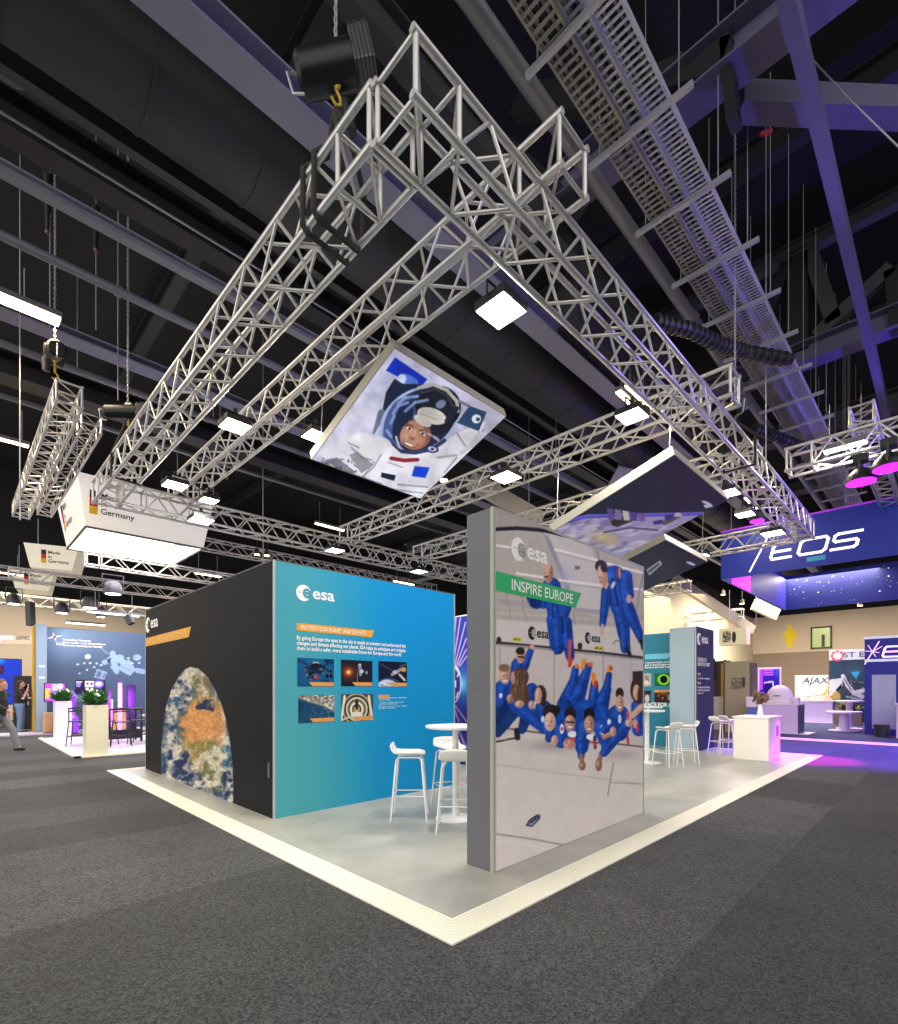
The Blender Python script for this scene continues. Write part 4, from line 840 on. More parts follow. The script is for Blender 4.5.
# ------------------------------------------------------------------ far end: navy pillar and teal wall
NAVY = mat('navy_print','#343a5c',.55)
t = thing('exhibit_pillar','navy and pale blue pillar wall with white lettering beside the white counter','exhibit wall',(10.7,2.3,PZ))
MB().box(10.72,11.98,2.32,2.92,PZ,3.04).build('core', mat('pillar_side','#9db3bf',.6), t, label='pale blue grey side')
MB().box(10.71,12.0,2.295,2.33,PZ,3.05).build('navy_face', NAVY, t)
MB().box(10.695,10.72,2.29,2.315,PZ,3.055).build('corner_profile', FRAME, t)
o = on_y(699,639,2.295); agency_logo(t,(o.x,2.294,o.z),AX,UZ,.30,WINK,NAVY)
mbt = MB()
for s, x, y, h_, wd in [('DELIVERING FOR',697.5,661,.09,.62),('EUROPE IN ORBIT',697.5,665.5,.09,.88),('Visit',697.5,675,.06,.2),('our science missions',697.5,679,.05,.86),('Meet',697.5,684,.06,.22),('the people who build and',697.5,688,.05,.86),('launch the spacecraft of',697.5,691,.05,.86),('tomorrow',697.5,694,.05,.4)]:
    o = on_y(x,y,2.295); letters('', s,(o.x,2.293,o.z),AX,UZ,h_,wd,None,None,bold=.025,mb=mbt)
mbt.build('wall_letters', WINK, t)
t = thing('exhibit_wall','teal information wall with small printed photos behind the far bar tables','exhibit wall',(11.27,2.95,PZ))
MB().box(11.27,11.35,2.93,7.6,PZ,3.0).build('core', mat('teal_print','#157f9c',.55), t)
mbt = MB(); TX = 11.268
o = on_x(645,659.5,TX); b = on_x(668,658.5,TX)
MB().prism([(0,0),(0,.14),(o.y-b.y+.1,.14),(o.y-b.y,0)],(TX-.002,o.y,o.z),LX,UZ,(-1,0,0),.003).build('cyan_banner', mat('cyan_banner','#6fd0ea',.5), t)
for i, s in enumerate(['A thousand missions, one shared','goal: to keep Europe moving','forward and safe in space']):
    o = on_x(645,663.6+2.4*i,TX); b = on_x(674,663.6+2.4*i,TX); letters('', s,(TX-.001,o.y,o.z),LX,UZ,.05,o.y-b.y,None,None,bold=.025,mb=mbt)
o = on_x(643,706,TX); letters('','SPACE FOR ALL',(TX-.001,o.y,o.z),LX,UZ,.10,.9,None,None,bold=.03,mb=mbt)
mbt.build('wall_letters', WINK, t)
S6 = 10.565
def tealpic(lab, x0, x1, y0, y1, draw):
    A = Art(640,668,680,710,S6,'#203040'); draw(A); A.blur(2)
    a = on_x(640+x0/S6,620+y0/S6,TX); b = on_x(640+x1/S6,620+y1/S6,TX)
    ink_sheet('printed_photo',(TX-.003,a.y,b.z),(0,b.y-a.y,0),(0,0,a.z-b.z),36,30,A,PRINT,t,label=lab)
o_ = -(48*S6)
def e1(A): A.off = (0,o_); A.poly([(150,560),(355,560),(355,700),(150,700)],'#1d5a1c'); A.glow(250,630,120,90,'#55d62c',1); A.ell(250,628,62,55,'#9be84a'); A.ell(250,628,40,42,'#0c120c')
def e2(A): A.off = (0,o_); A.poly([(150,735),(355,735),(355,880),(150,880)],'#3a2420'); A.poly([(150,735),(355,735),(355,760),(150,765)],'#e0a860'); A.glow(250,770,110,40,'#b0703a',.9); A.poly([(290,790),(340,790),(340,845),(290,845)],'#8f8a96'); A.ell(240,825,14,14,'#9a5a4a'); A.ell(195,800,8,10,'#8a8090')
def e3(A): A.off = (0,o_); A.poly([(-20,560),(125,560),(125,705),(-20,705)],'#b9b4a6'); A.ell(75,620,22,35,'#8d96a0'); A.ell(70,660,30,25,'#dcd6c4'); A.line([(60,590),(90,650)],4,'#5e6670')
def e4(A): A.off = (0,o_); A.poly([(-20,740),(125,740),(125,880),(-20,880)],'#4e5560'); A.ell(75,830,24,40,'#c9c6c6'); A.ell(85,765,40,18,'#2c2a2e')
tealpic('printed photo of a green ring',155,352,565,695,e1); tealpic('printed photo of a rocket at dusk',152,352,740,875,e2); tealpic('pale printed photo of a spacecraft',20,118,565,700,e3); tealpic('grey printed photo',20,118,745,875,e4)
# ------------------------------------------------------------------ bar tables, stools, counter
def bar_table(lab, x, y, h=1.09, r=.35, rb=.27, col=None, group=None):
    t = thing('bar_table', lab, 'bar table', (x,y,PZ)); m = col or WPOW
    MB().lathe([(r-.03,h-PZ-.035),(r-.004,h-PZ-.028),(r,h-PZ-.018),(r,h-PZ-.006),(r-.005,h-PZ)],(x,y,PZ),48).build('table_top', m, t, smooth=True)
    MB().lathe([(.045,.02),(.038,.05),(.035,h-PZ-.06),(.12,h-PZ-.04),(.12,h-PZ-.034)],(x,y,PZ),24).build('column', m, t, smooth=True)
    MB().lathe([(rb,0),(rb,.008),(rb-.02,.014),(.06,.024),(.045,.03)],(x,y,PZ),40).build('foot_plate', m, t, smooth=True)
    return t
def make_stool(lab, mseat, mleg):
    t = thing('bar_stool', lab, 'bar stool', (0,0,0), 0, None)   # faces +x, back at -x
    sh = .735; mb = MB(); nu, nv = 14, 12; vs = []
    for i in range(nu+1):
        u = i/nu
        for j in range(nv+1):
            v = -1+2*j/nv
            if u < .3: # back lip rising
                q = 1-u/.3; x = -.155-.055*math.sin(q*PI/2); z = sh+.13*(q**1.4)*(1-.25*abs(v)**2.5)+.012; w = .205-.02*q
            else:
                q = (u-.3)/.7; x = -.155+.345*q; z = sh+.012-.02*math.sin(q*PI)*(1-abs(v)**2)-.03*max(0,q-.8)/.2*.6; w = .205-.055*q**4
            z += .018*abs(v)**3; vs.append((x,w*v*(1-.06*abs(v)**4),z))
    fs = [(i*(nv+1)+j,(i+1)*(nv+1)+j,(i+1)*(nv+1)+j+1,i*(nv+1)+j+1) for i in range(nu) for j in range(nv)]
    mb.add(vs, fs); o = mb.build('seat_shell', mseat, t, smooth=True, local=True)
    s = o.modifiers.new('thick','SOLIDIFY'); s.thickness = .022; s.offset = -1
    b = o.modifiers.new('soft','SUBSURF'); b.levels = 1; b.render_levels = 1
    for sx in (-1,1):
        for sy in (-1,1): MB().path([(sx*.12+.01,sy*.12,sh-.02),(sx*.145+.01,sy*.15,sh-.06),(sx*.205+.01,sy*.205,.0)],[.012,.012,.010],10).build('leg', mleg, t, smooth=True, local=True)
    f = .28; c = .18
    MB().path([(-c+.01,-c,f),(c+.01,-c,f),(c+.01,c,f),(-c+.01,c,f)],.007,8,closed=True).build('footrest_ring', mleg, t, smooth=True, local=True)
    MB().box(-.11,.14,-.13,-.11,sh-.03,sh-.012).box(-.11,.14,.11,.13,sh-.03,sh-.012).build('seat_frame', mleg, t, local=True)
    return t
bar_table('white round bar table in front of the blue wall, half hidden by the crew panel', 2.08, 2.0, rb=.235)
SEAT = mat('white_shell','#f0eee8',.35)
s0 = make_stool('white bar stool standing clear in front of the blue wall', SEAT, WPOW)
def put(o, x, y, rz):
    o.location = (x,y,PZ); o.rotation_euler = (0,0,rz)
put(s0, 1.73, 2.42, math.atan2(2.0-2.42,2.08-1.73)+.1)
def stool(lab, x, y, rz, src=None): return copy_thing(src or s0, (x,y,PZ), rz, lab)
stool('white bar stool behind the table pole, near the violet panel', 2.47, 2.47, math.radians(-118))
stool('white bar stool pushed under the half hidden table with its back to the aisle', 1.75, 1.66, math.radians(42))
bar_table('white round bar table in front of the teal wall, seen beside the crew panel', 8.05, 2.35)
bar_table('farther white bar table close to the teal wall photos', 10.3, 3.3)
stool('white bar stool with back to the aisle at the teal wall table', 7.81, 1.82, math.radians(72))
stool('white bar stool on the navy pillar side of the teal wall table', 8.5, 1.72, math.radians(120))
TSEAT = mat('teal_shell','#8fb0b4',.4)
s1 = make_stool('grey teal bar stool behind the table at the teal wall', TSEAT, WPOW); put(s1, 8.9, 2.9, math.radians(210))
stool('white bar stool in front of the navy pillar, farther from the white counter', 10.75, 1.75, math.radians(-35))
stool('white bar stool between the navy pillar and the white counter', 11.35, 1.72, math.radians(-40))
t = thing('counter','white boxy info counter at the far corner of the stand','counter',(10,.62,PZ)); CW = mat('counter_white','#f3efdc',.45)
MB().box(10,11.0,.62,1.28,PZ,.90).build('body', CW, t, bevel=.006); MB().box(9.985,11.02,.60,1.30,.90,.93).build('worktop', WHITE, t, bevel=.004)
MB().box(10.1,10.92,.612,.621,.10,.82).build('front_panel', mat('counter_lilac_lit','#e9e4f4',.4), t); MB().box(10.62,10.8,.606,.613,.5,.72).build('logo_plate', mat('plate_grey','#7b8090',.5), t)  # purple shelf light is put into the front panel's lilac colour
vx = thing('flower_vase','slim white vase with dried brownish flowers on the white counter','vase',(10.75,.95,.93))
MB().lathe([(.05,0),(.06,.05),(.045,.16),(.03,.22),(.04,.25)],(10.75,.95,.93),20).build('vase', WHITE, vx, smooth=True)
fb = MB()
for i in range(60):
    a = RNG.rand()*2*PI; r = RNG.rand()*.16; p = V(10.75+r*math.cos(a),.95+r*math.sin(a),1.22+RNG.rand()*.22); fb.tube((10.75,.95,1.15),p,.003,4,cap=False)
    fb.ball(p,.022+.02*RNG.rand(),6,4,1,1,1.5)
fb.build('dried_flowers', mat('dried_flower','#6d5a3a',.9,noise=.3,nscale=30), vx)
# ------------------------------------------------------------------ hanging panels
def hang_panel(lab, tl, wdt, ln, tilt, draw, emit, wires, th=.13, face='hang_ink'):
    """rectangular panel, its near edge along X from tl, falling away along Y by tilt"""
    tl = V(tl); ex = V(1,0,0); ey = V(0,math.cos(tilt),-math.sin(tilt)); n = ex.cross(ey)  # n points up
    if n.z < 0: n = -n
    t = thing('hanging_sign', lab, 'hanging sign', tl)
    MB().obox(tl+ex*wdt/2+ey*ln/2+n*th/2, ex*wdt/2, ey*ln/2, n*th/2).build('frame_box', mat('hang_frame','#bdb7a5',.5), t, bevel=.006)
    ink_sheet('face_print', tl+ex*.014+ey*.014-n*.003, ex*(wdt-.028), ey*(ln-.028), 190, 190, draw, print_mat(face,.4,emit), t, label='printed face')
    for a, b in wires: MB().tube(tl+ex*wdt*a+ey*ln*b+n*th, (tl+ex*wdt*a+ey*ln*b).xy.to_3d()+V(0,0,5.45 if b < .9 else 5.45), .006, 5).build('suspension_wire', STEEL, t)
    return t, n
A = Art(300,340,520,510,4.0818,'#c9c8e6')
A.poly([(388,70),(520,160),(500,185),(350,125)],'#1632c4'); A.poly([(350,125),(400,150),(470,175),(430,150)],'#1632c4'); A.ell(440,160,42,18,'#5d7ee0',20); A.ell(417,157,17,18,'#cfe0ff')
A.glow(230,300,160,120,'#e9e8f8',.9); A.poly([(385,158),(420,178),(500,180),(440,235),(372,300),(336,290),(350,215)],'#1c2440'); A.cap(335,300,300,380,18,'#6a6f86',4)
A.poly([(600,190),(700,230),(845,325),(720,470),(560,600),(600,400)],'#bcb9d2'); A.poly([(720,380),(760,360),(640,480),(600,520)],'#8f8ea6')
A.poly([(160,400),(230,375),(330,390),(380,440),(470,470),(560,440),(640,380),(720,350),(760,330),(700,450),(560,600),(500,660),(300,600),(90,520),(140,450)],'#dddce6')
A.ell(485,330,170,128,'#a9bbe2',-32); A.ell(492,325,158,116,'#232b48',-32); A.ell(405,340,60,110,'#4a5f96',18,.9); A.ell(420,330,35,90,'#1d2644',18)
A.ell(565,275,92,88,'#14161f'); A.ell(560,300,70,90,'#1b1f2e'); A.line([(485,195),(540,180),(600,205),(640,250),(645,290)],7,'#b9b6b0'); A.line([(500,215),(550,200),(600,225),(625,270)],5,'#3b3d48')
for p in ([(400,260),(430,235),(480,230)],[(380,300),(400,270),(440,255)],[(370,340),(385,310)],[(430,290),(470,255),(520,245)],[(355,370),(372,395)]): A.line(p,6,'#8fa6da',.8)
A.ell(575,262,22,16,'#9fb0d6',-30,.7)
A.ell(472,388,64,60,'#86594a',-28); A.ell(462,392,54,54,'#a8755f',-28); A.ell(446,398,38,42,'#bf8f78',-28,.9); A.ell(428,398,15,13,'#cfa28a',-20,.8); A.ell(486,408,15,12,'#bf8d76',-20,.8); A.ell(475,345,34,12,'#b5846d',20,.8)
A.ell(538,310,62,32,'#d9d4ce',18); A.ell(500,330,40,18,'#cfc9c2',30); A.line([(490,300),(560,325)],2,'#a9a49e')
A.ell(446,362,12,5,'#f0e6e0',22); A.ell(447,362,6,5,'#2a1a16'); A.ell(500,383,12,5,'#f0e6e0',26); A.ell(500,383,6,5,'#2a1a16'); A.line([(430,350),(446,346),(462,352)],2.5,'#4a3128'); A.line([(488,368),(504,369),(518,378)],2.5,'#4a3128'); A.line([(472,366),(460,398)],4,'#c99b84',.8); A.ell(459,402,10,7,'#93634f',25); A.ell(444,428,25,9,'#7d4640',24); A.ell(444,426,20,5,'#f2e9e2',24); A.line([(418,412),(424,400)],2,'#8a5c49',.7); A.line([(470,440),(480,424)],2,'#8a5c49',.7)
A.line([(392,395),(404,436),(440,462)],4,'#c9c4c6')
for i in range(7): A.line([(505+i*8,372+i*5),(560+i*3,398+i*4)],2.5,['#b7a0c8','#5d4a6e','#d2c2dc'][i%3],.8)
A.line([(360,415),(400,452),(470,460),(540,445),(590,410)],8,'#2f3a5c'); A.line([(365,430),(410,470),(480,478),(560,460)],7,'#e9e7ee')
A.line([(372,483),(425,492),(480,488)],8,'#8c2436'); A.ell(540,445,26,16,'#26305a',10); A.ell(540,445,18,10,'#c9cfe2',10); A.ell(540,445,8,5,'#26305a')
A.poly([(468,515),(530,520),(512,563),(455,556)],'#1546dc'); A.poly([(332,540),(392,552),(384,575),(330,560)],'#1b2234')
A.cap(205,440,330,445,42,'#e6e4ea',48); A.cap(120,440,210,420,50,'#d2d0de',48); A.ell(260,420,60,34,'#efedf2',15)
for p in ([(210,440),(250,480),(290,490)],[(200,420),(240,440)],[(300,500),(260,560)],[(330,470),(300,520),(240,570)],[(360,500),(420,520)],[(400,590),(520,600)],[(380,610),(500,625)],[(560,480),(640,470)],[(590,540),(640,480)],[(640,380),(680,440)]): A.line(p,4,'#8d8b9a',.75)
A.poly([(200,470),(235,455),(300,510),(250,545)],'#6d6b72',.7); A.poly([(100,490),(150,480),(230,540),(180,560),(80,520)],'#4c4c56',.7); A.line([(90,500),(200,545),(330,590)],6,'#3a3a44',.7)
for i in range(40): A.ell(80+R_.rand()*160,485+R_.rand()*60,3+R_.rand()*6,2+R_.rand()*3,['#c9c8d2','#3c3c46','#77778a'][R_.randint(3)],R_.rand()*90,.8)
A.poly([(692,268),(762,294),(730,372),(640,338)],'#2a4468'); A.ell(720,322,19,18,'#e6eef8'); A.ell(726,324,9,8,'#2a4468'); A.line([(640,280),(600,330)],10,'#20263c'); A.line([(650,250),(690,270)],6,'#6d7390')
A.line([(735,380),(700,430),(660,460)],9,'#c8c4cc'); A.line([(560,600),(530,640)],9,'#c2c0d0'); A.ell(520,470,30,8,'#f0eef2',-10)
fold = fbm(A.h,A.w,60,6,78)[...,None]; A.a *= .95+(fold-.5)*.42
A.blur(2)
tl = at_d(394.3,347,5.6)
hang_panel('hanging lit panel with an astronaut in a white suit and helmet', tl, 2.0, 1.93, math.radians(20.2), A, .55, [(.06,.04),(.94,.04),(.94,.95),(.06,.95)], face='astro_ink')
A = Art(540,440,760,610,4.0818,'#20243a'); z6 = lambda x,y: ((550+x/4.276-540)*4.0818,(440+y/4.276-440)*4.0818)
A.poly([z6(-60,400),z6(150,335),z6(400,326),z6(700,318),z6(700,720),z6(-60,720)],'#a99fca'); A.line([z6(60,352),z6(160,327),z6(400,322),z6(660,316)],6,'#5a4fd6'); A.line([z6(60,345),z6(160,321),z6(400,316),z6(660,310)],3,'#8f86ff',.7)
for i in range(120):
    x, y = z6(R_.rand()*560-20, 345+R_.rand()*130); A.ell(x,y,12+R_.rand()*30,3+R_.rand()*7,['#c9c2dc','#8a80ae','#d8d4e4','#6f6698'][R_.randint(4)],-12,.6)
A.glow(*z6(225,415),90,42,'#d9c98a',1); A.glow(*z6(260,435),60,30,'#cdb878',.8); A.line([z6(230,395),z6(340,375),z6(460,385)],4,'#5d5488')
A.poly([z6(258,345),z6(340,320),z6(350,350),z6(290,372),z6(268,368)],'#2c2830'); A.poly([z6(290,372),z6(350,350),z6(352,338)],'#57505a')
for x in range(5): A.poly([z6(243+x*33,291+x*5),z6(270+x*33,295+x*5),z6(276+x*33,340+x*2),z6(250+x*33,340+x*2)],['#6a4a9c','#8a7aa8','#d6cfc2','#5d3f92','#7a5aa6'][x])
A.line([z6(490,355),z6(550,325)],9,'#5d5a66'); A.poly([z6(440,348),z6(482,340),z6(482,358),z6(444,362)],'#3a2f86'); A.poly([z6(490,325),z6(525,315),z6(525,335),z6(492,345)],'#3a2f86'); A.ell(*z6(548,320),16,9,'#c2bec8')
A.ell(*z6(668,268),20,5,'#d2d6e6',20); A.poly([z6(655,278),z6(690,272),z6(698,285),z6(665,292)],'#c9cde0'); A.blur(2)
tl = at_d(675,454,6.45)
hang_panel('large hanging panel with satellites above a pale violet planet', tl, 2.2, 1.95, math.radians(17.5), A, .28, [(.03,.03),(.97,.03),(.97,.95),(.03,.95)], face='satellite_ink_glow')  # face glows a little though this panel is not backlit
A = Art(600,520,720,610,4.0818,'#2a2c3e'); z9 = lambda x,y: ((550+x/4.276-600)*4.0818,(440+y/4.276-520)*4.0818)
A.poly([z9(412,555),z9(470,515),z9(480,530),z9(425,580)],'#b9bcc6'); A.poly([z9(418,560),z9(466,524),z9(470,532),z9(424,570)],'#4a5468'); A.ell(*z9(602,528),20,6,'#d2d6e6',20); A.blur(2)
tl = at_d(665.8,539.4,8.8)
hang_panel('smaller hanging panel of dark navy with a white emblem, farther along', tl, 2.15, 1.95, math.radians(17.5), A, .2, [(.03,.03),(.97,.03),(.97,.95)], face='navy_hang_ink_glow')  # slight glow given to the face; no backlight in this panel
# ================================================================== neighbours: cream lightbox stand, navy stand, blue stand
FL_K, FL_R, FL_Y = mat('flag_black','#1d1c1e',.6), mat('flag_red','#d3202b',.6), mat('flag_gold','#f0b81e',.6)
INK = mat('black_ink','#2a2628',.6)
LBOX = mat('lightbox_skin','#e9e6de',.6,0,.28,'#fff8ea'); LBIN = mat('lightbox_inner','#fffdf6',.6,0,1.6,'#fffaf0')
def german_face(parent, o, ax, ay, h, rows=('Made','in','Germany')):
    ax = V(ax).normalized(); ay = V(ay).normalized(); n = ax.cross(ay); o = V(o)
    for i, m in enumerate((FL_Y,FL_R,FL_K)): MB().prism([(0,h*i/3),(h*.30,h*i/3),(h*.30,h*(i+1)/3),(0,h*(i+1)/3)],o+n*.002,ax,ay,n,.002).build('flag_stripe', m, parent)
    mb = MB()
    for i, s in enumerate(rows): letters('', s, o+ax*(h*.42)+ay*(h*(.73-.33*i)), ax, ay, h*.24, None, None, None, bold=.015, mb=mb, fit=False)
    mb.build('sign_letters', INK, parent)
x0 = 14.4; bx, by, zb, zt, sz, fl = .55, 14.4, 5.9, 7.25, 3.0, .22
t = thing('hanging_lightbox','big square cream lightbox with glowing underside and a black red gold flag','hanging sign',(bx,by,zb))
C = [(bx,by),(bx+sz,by),(bx+sz,by+sz),(bx,by+sz)]; Ct = [(bx-fl,by-fl),(bx+sz+fl,by-fl),(bx+sz+fl,by+sz+fl),(bx-fl,by+sz+fl)]
for i in range(4):
    j = (i+1)%4; a, b = C[i], C[j]; c, d = Ct[j], Ct[i]; cen = V(bx+sz/2,by+sz/2,0)
    A4 = [V(*a,zb),V(*b,zb),V(*c,zt),V(*d,zt)]; inn = [(p-cen)*1.0 for p in A4]; B4 = [V(cen.x+(p.x-cen.x)*.97,cen.y+(p.y-cen.y)*.97,p.z) for p in A4]
    q = MB(); q.add(A4+B4,[(0,1,2,3),(7,6,5,4),(0,4,5,1),(3,2,6,7),(0,3,7,4),(1,5,6,2)]); q.build('lightbox_wall', LBOX, t)
MB().box(bx+.15,bx+sz-.15,by+.15,by+sz-.15,zb+.55,zb+.6).build('light_ceiling', LBIN, t)
for i in range(4):
    a = C[i]; b = C[(i+1)%4]; MB().tube(V(*a,zb),V(*b,zb),.03,6).build('edge_trim', mat('dark_profile'), t)
up = V(0,-fl,zt-zb).normalized(); german_face(t, V(bx+.06,by-.07,zb+.36), (1,0,0), up, .62)
up = V(-fl,0,zt-zb).normalized(); german_face(t, V(bx-.08,by+sz-.25,zb+.45), (0,-1,0), up, .75)
for a in Ct: MB().tube(V(*a,zt),V(*a,12.5),.012,5).build('suspension_wire', STEEL, t)
area('lightbox_lamp', (bx+sz/2,by+sz/2,zb+.5), 120, 2.4, '#fff6e6', parent=t)
for lab, D, corners in [('middle cream hanging sign with flag, below the glowing lightbox',19.5,[(25,543),(79,549),(72,573),(30,567)]),('small lower cream hanging sign with flag, at the far end of the sign row',23,[(10,567),(55,572),(49,590),(15,588)])]:
    a, b, c, d = [V(p) for p in [at_d(*corners[3],D),at_d(*corners[2],D*1.03),at_d(*corners[1],D*1.03),at_d(*corners[0],D)]]
    t = thing('hanging_lightbox', lab, 'hanging sign', a); ax = (b-a); ax.z = 0; ax.normalize(); nn = ax.cross(V(0,0,1))
    w = (b-a).length; h = d.z-a.z; q = MB(); back = -nn*1.6
    pts = [a, a+ax*w, a+ax*(w+.2)+V(0,0,h), a-ax*.2+V(0,0,h)]
    q.add(pts+[p+back for p in pts],[(0,1,2,3),(7,6,5,4),(0,4,5,1),(3,2,6,7),(0,3,7,4),(1,5,6,2)]); q.build('lightbox_wall', mat('sign_cream','#e6dfc8',.6,0,.25,'#fff2d4'), t)
    german_face(t, a+ax*(w*.26)+V(0,0,h*.22)+nn*.006, ax, (0,0,1), h*.56)
    for s in (.05,.95): MB().tube(a+ax*w*s+V(0,0,h)+back*.5, a+ax*w*s+V(0,0,h+1.2)+back*.5, .012, 5).build('suspension_wire', STEEL, t)
# ---- navy stand
NX0, NY = .42, 20.7
NAVW = mat('navy_wall','#46566e',.6)
t = thing('exhibit_wall','navy stand wall with pale astronaut drawing behind the planters','exhibit wall',(NX0,NY,0))
MB().box(NX0,8.2,NY,NY+.12,.02,3.75).build('core', NAVW, t)
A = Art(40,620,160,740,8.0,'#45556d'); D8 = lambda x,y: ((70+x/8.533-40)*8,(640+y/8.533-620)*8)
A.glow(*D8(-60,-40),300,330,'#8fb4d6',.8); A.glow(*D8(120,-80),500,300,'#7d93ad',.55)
IC = '#8199b6'
A.line([D8(265,70),D8(325,118)],3,IC); A.ell(*D8(365,118),24,26,IC); A.ell(*D8(352,175),38,32,'#9ab2cf'); A.ell(*D8(350,178),30,26,'#2a3446'); A.ell(*D8(296,190),24,20,IC); A.ell(*D8(425,150),34,24,IC); A.cap(*D8(400,180),*D8(500,250),50,IC,42); A.cap(*D8(370,230),*D8(400,270),20,IC); A.cap(*D8(500,180),*D8(545,250),12,IC); A.cap(*D8(545,250),*D8(510,290),12,IC); A.ell(*D8(470,235),30,24,'#7f99ba'); A.ell(*D8(470,235),18,14,IC); A.line([D8(390,190),D8(450,230),D8(520,260)],4,'#6b83a4'); A.ell(*D8(420,210),10,14,'#3b4b66')
A.ell(*D8(152,142),24,18,'#c9d9ee'); A.ell(*D8(572,150),32,24,IC); A.ell(*D8(560,150),8,8,'#6b83a4'); A.cap(*D8(575,260),*D8(625,270),20,IC)
for x in (578,598,618): A.ell(*D8(x,264),6,6,'#6b83a4')
A.poly([D8(232,245),D8(318,275),D8(290,338),D8(205,318)],IC); A.poly([D8(240,262),D8(272,272),D8(255,322),D8(220,312)],'#52647f'); A.poly([D8(290,285),D8(305,290),D8(285,328),D8(274,322)],'#52647f')
for x, y in ((65,208),(122,198),(172,198),(228,200),(145,255),(82,285),(207,232),(264,215),(498,155),(530,198),(592,195),(80,720)): A.ell(*D8(x,y),9,7,'#b9cbe0')
A.blur(2)
a = on_y(46,690,NY).x
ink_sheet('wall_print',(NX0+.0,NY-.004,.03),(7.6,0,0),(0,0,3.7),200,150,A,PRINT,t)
LBC = mat('pink_white_ink','#f6ecf4',.5)
o = on_y(63,652,NY)
for lines_, x, yy, h_, wd in [(['Innovation from','German Aerospace','Center'],62.8,[639.3,642.2,645],.10,None)]:
    mb = MB()
    for s, y, wd in zip(['Deutsches Zentrum','fuer Luft- und Raumfahrt','German Aerospace Center'],[640.2,643.0,645.8],[1.35,2.1,1.95]): o = on_y(62.8,y,NY); letters('', s,(o.x,NY-.006,o.z),AX,UZ,.06,wd*.62,None,None,bold=.02,mb=mb)
    mb.build('wall_letters', LBC, t)
o = on_y(54.5,637,NY); q = MB()
for a_, r_ in ((0,.26),(PI/2,.18),(PI,.26),(-PI/2,.18)):
    d = V(math.cos(a_+.3),0,math.sin(a_+.3)); e = V(-d.z,0,d.x)
    q.prism([(0,-.04),(r_,0),(0,.04)],(o.x,NY-.006,o.z),d,e,(0,-1,0),.003)
q.build('star_emblem', LBC, t); letters('emblem_letters','DLR',(o.x+.05,NY-.006,o.z-.28),AX,UZ,.09,.22,LBC,t,bold=.02)
t = thing('exhibit_pillar','pale blue end pillar of the navy stand with a yellow edge','exhibit wall',(-.6,NY,0))
MB().box(NX0-.32,NX0-.02,NY-.2,NY+.4,.02,3.8).build('core', mat('pale_blue_panel','#8fa6bd',.5), t); 
MB().box(NX0-.39,NX0-.325,NY-.1,NY+.3,.02,3.75).build('yellow_edge', mat('mustard_panel','#c99f35',.6), t)
mb = MB(); 
for z in (2.3,1.9): mb.box(NX0-.24,NX0-.08,NY-.21,NY-.2,z,z+.07)
mb.build('small_sign', WINK, t)
t = thing('exhibit_platform','bright lilac white platform of the navy stand under the planters','platform',(0,11.6,0))
MB().box(.0,9,11.65,17.6,0,.03).build('deck', mat('lilac_deck','#dcd6e6',.4), t); MB().box(-.12,0,11.5,17.7,0,.035).box(-.12,9,11.5,11.65,0,.035).build('edge_strip', EW, t)
tag(MB().box(-2,9,19.4,20.68,0,.04).build('exhibit_platform', mat('pale_plinth','#b9b4c4',.5)),'low pale plinth strip along the foot of the navy wall','platform')
def leaf_plant(parent, c, r, h, n, m, mf=None):
    mb = MB(); fl_ = MB(); c = V(c)
    for i in range(n):
        a = RNG.rand()*2*PI; e = .2+RNG.rand()*1.1; L = (.6+.5*RNG.rand())*h; d = V(math.cos(a)*math.cos(e)*r/h*1.2, math.sin(a)*math.cos(e)*r/h*1.2, math.sin(e)).normalized()
        s = d.cross(V(0,0,1)).normalized(); b = c+V(RNG.randn()*r*.25,RNG.randn()*r*.25,0); w = .035+.02*RNG.rand()
        p1 = b+d*L*.5+V(0,0,.02); p2 = b+d*L-V(0,0,.08*h*RNG.rand())
        mb.add([b, p1-s*w, p1+s*w, p2, p1+V(0,0,.012)], [(0,1,4),(0,4,2),(1,3,4),(4,3,2)])
    mb.build('leaves', m, parent)
    if mf:
        for i in range(14): a = RNG.rand()*2*PI; q = c+V(math.cos(a)*r*.8*RNG.rand(),math.sin(a)*r*.8*RNG.rand(),h*(.45+.4*RNG.rand())); fl_.ball(q,.035,7,5)
        fl_.build('blossoms', mf, parent)
GREEN = mat('leaf_green','#3f7a35',.6,noise=.35,nscale=12)
for lab, px, py, w, h, m in [('cream square column planter with white flowering plant on the platform corner',93,754.5,.42,1.16,mat('planter_cream','#e0d9bd',.5)),('white square column planter standing farther back by the wooden box',60.5,739.5,.40,1.17,mat('planter_white','#f2eef4',.45))]:
    p = at_z(px,py,.03); p.x += .05; t = thing('planter', lab, 'planter', (p.x,p.y,.03))
    MB().box(p.x-w/2,p.x+w/2,p.y-w/2,p.y+w/2,.03,h).build('column_pot', m, t, bevel=.008); MB().box(p.x-w/2+.03,p.x+w/2-.03,p.y-w/2+.03,p.y+w/2-.03,h-.02,h+.01).build('soil', mat('soil','#2e241c',.95), t)
    leaf_plant(t,(p.x,p.y,h),.30,.42,170,GREEN,mat('white_blossom','#f4f4ee',.5))
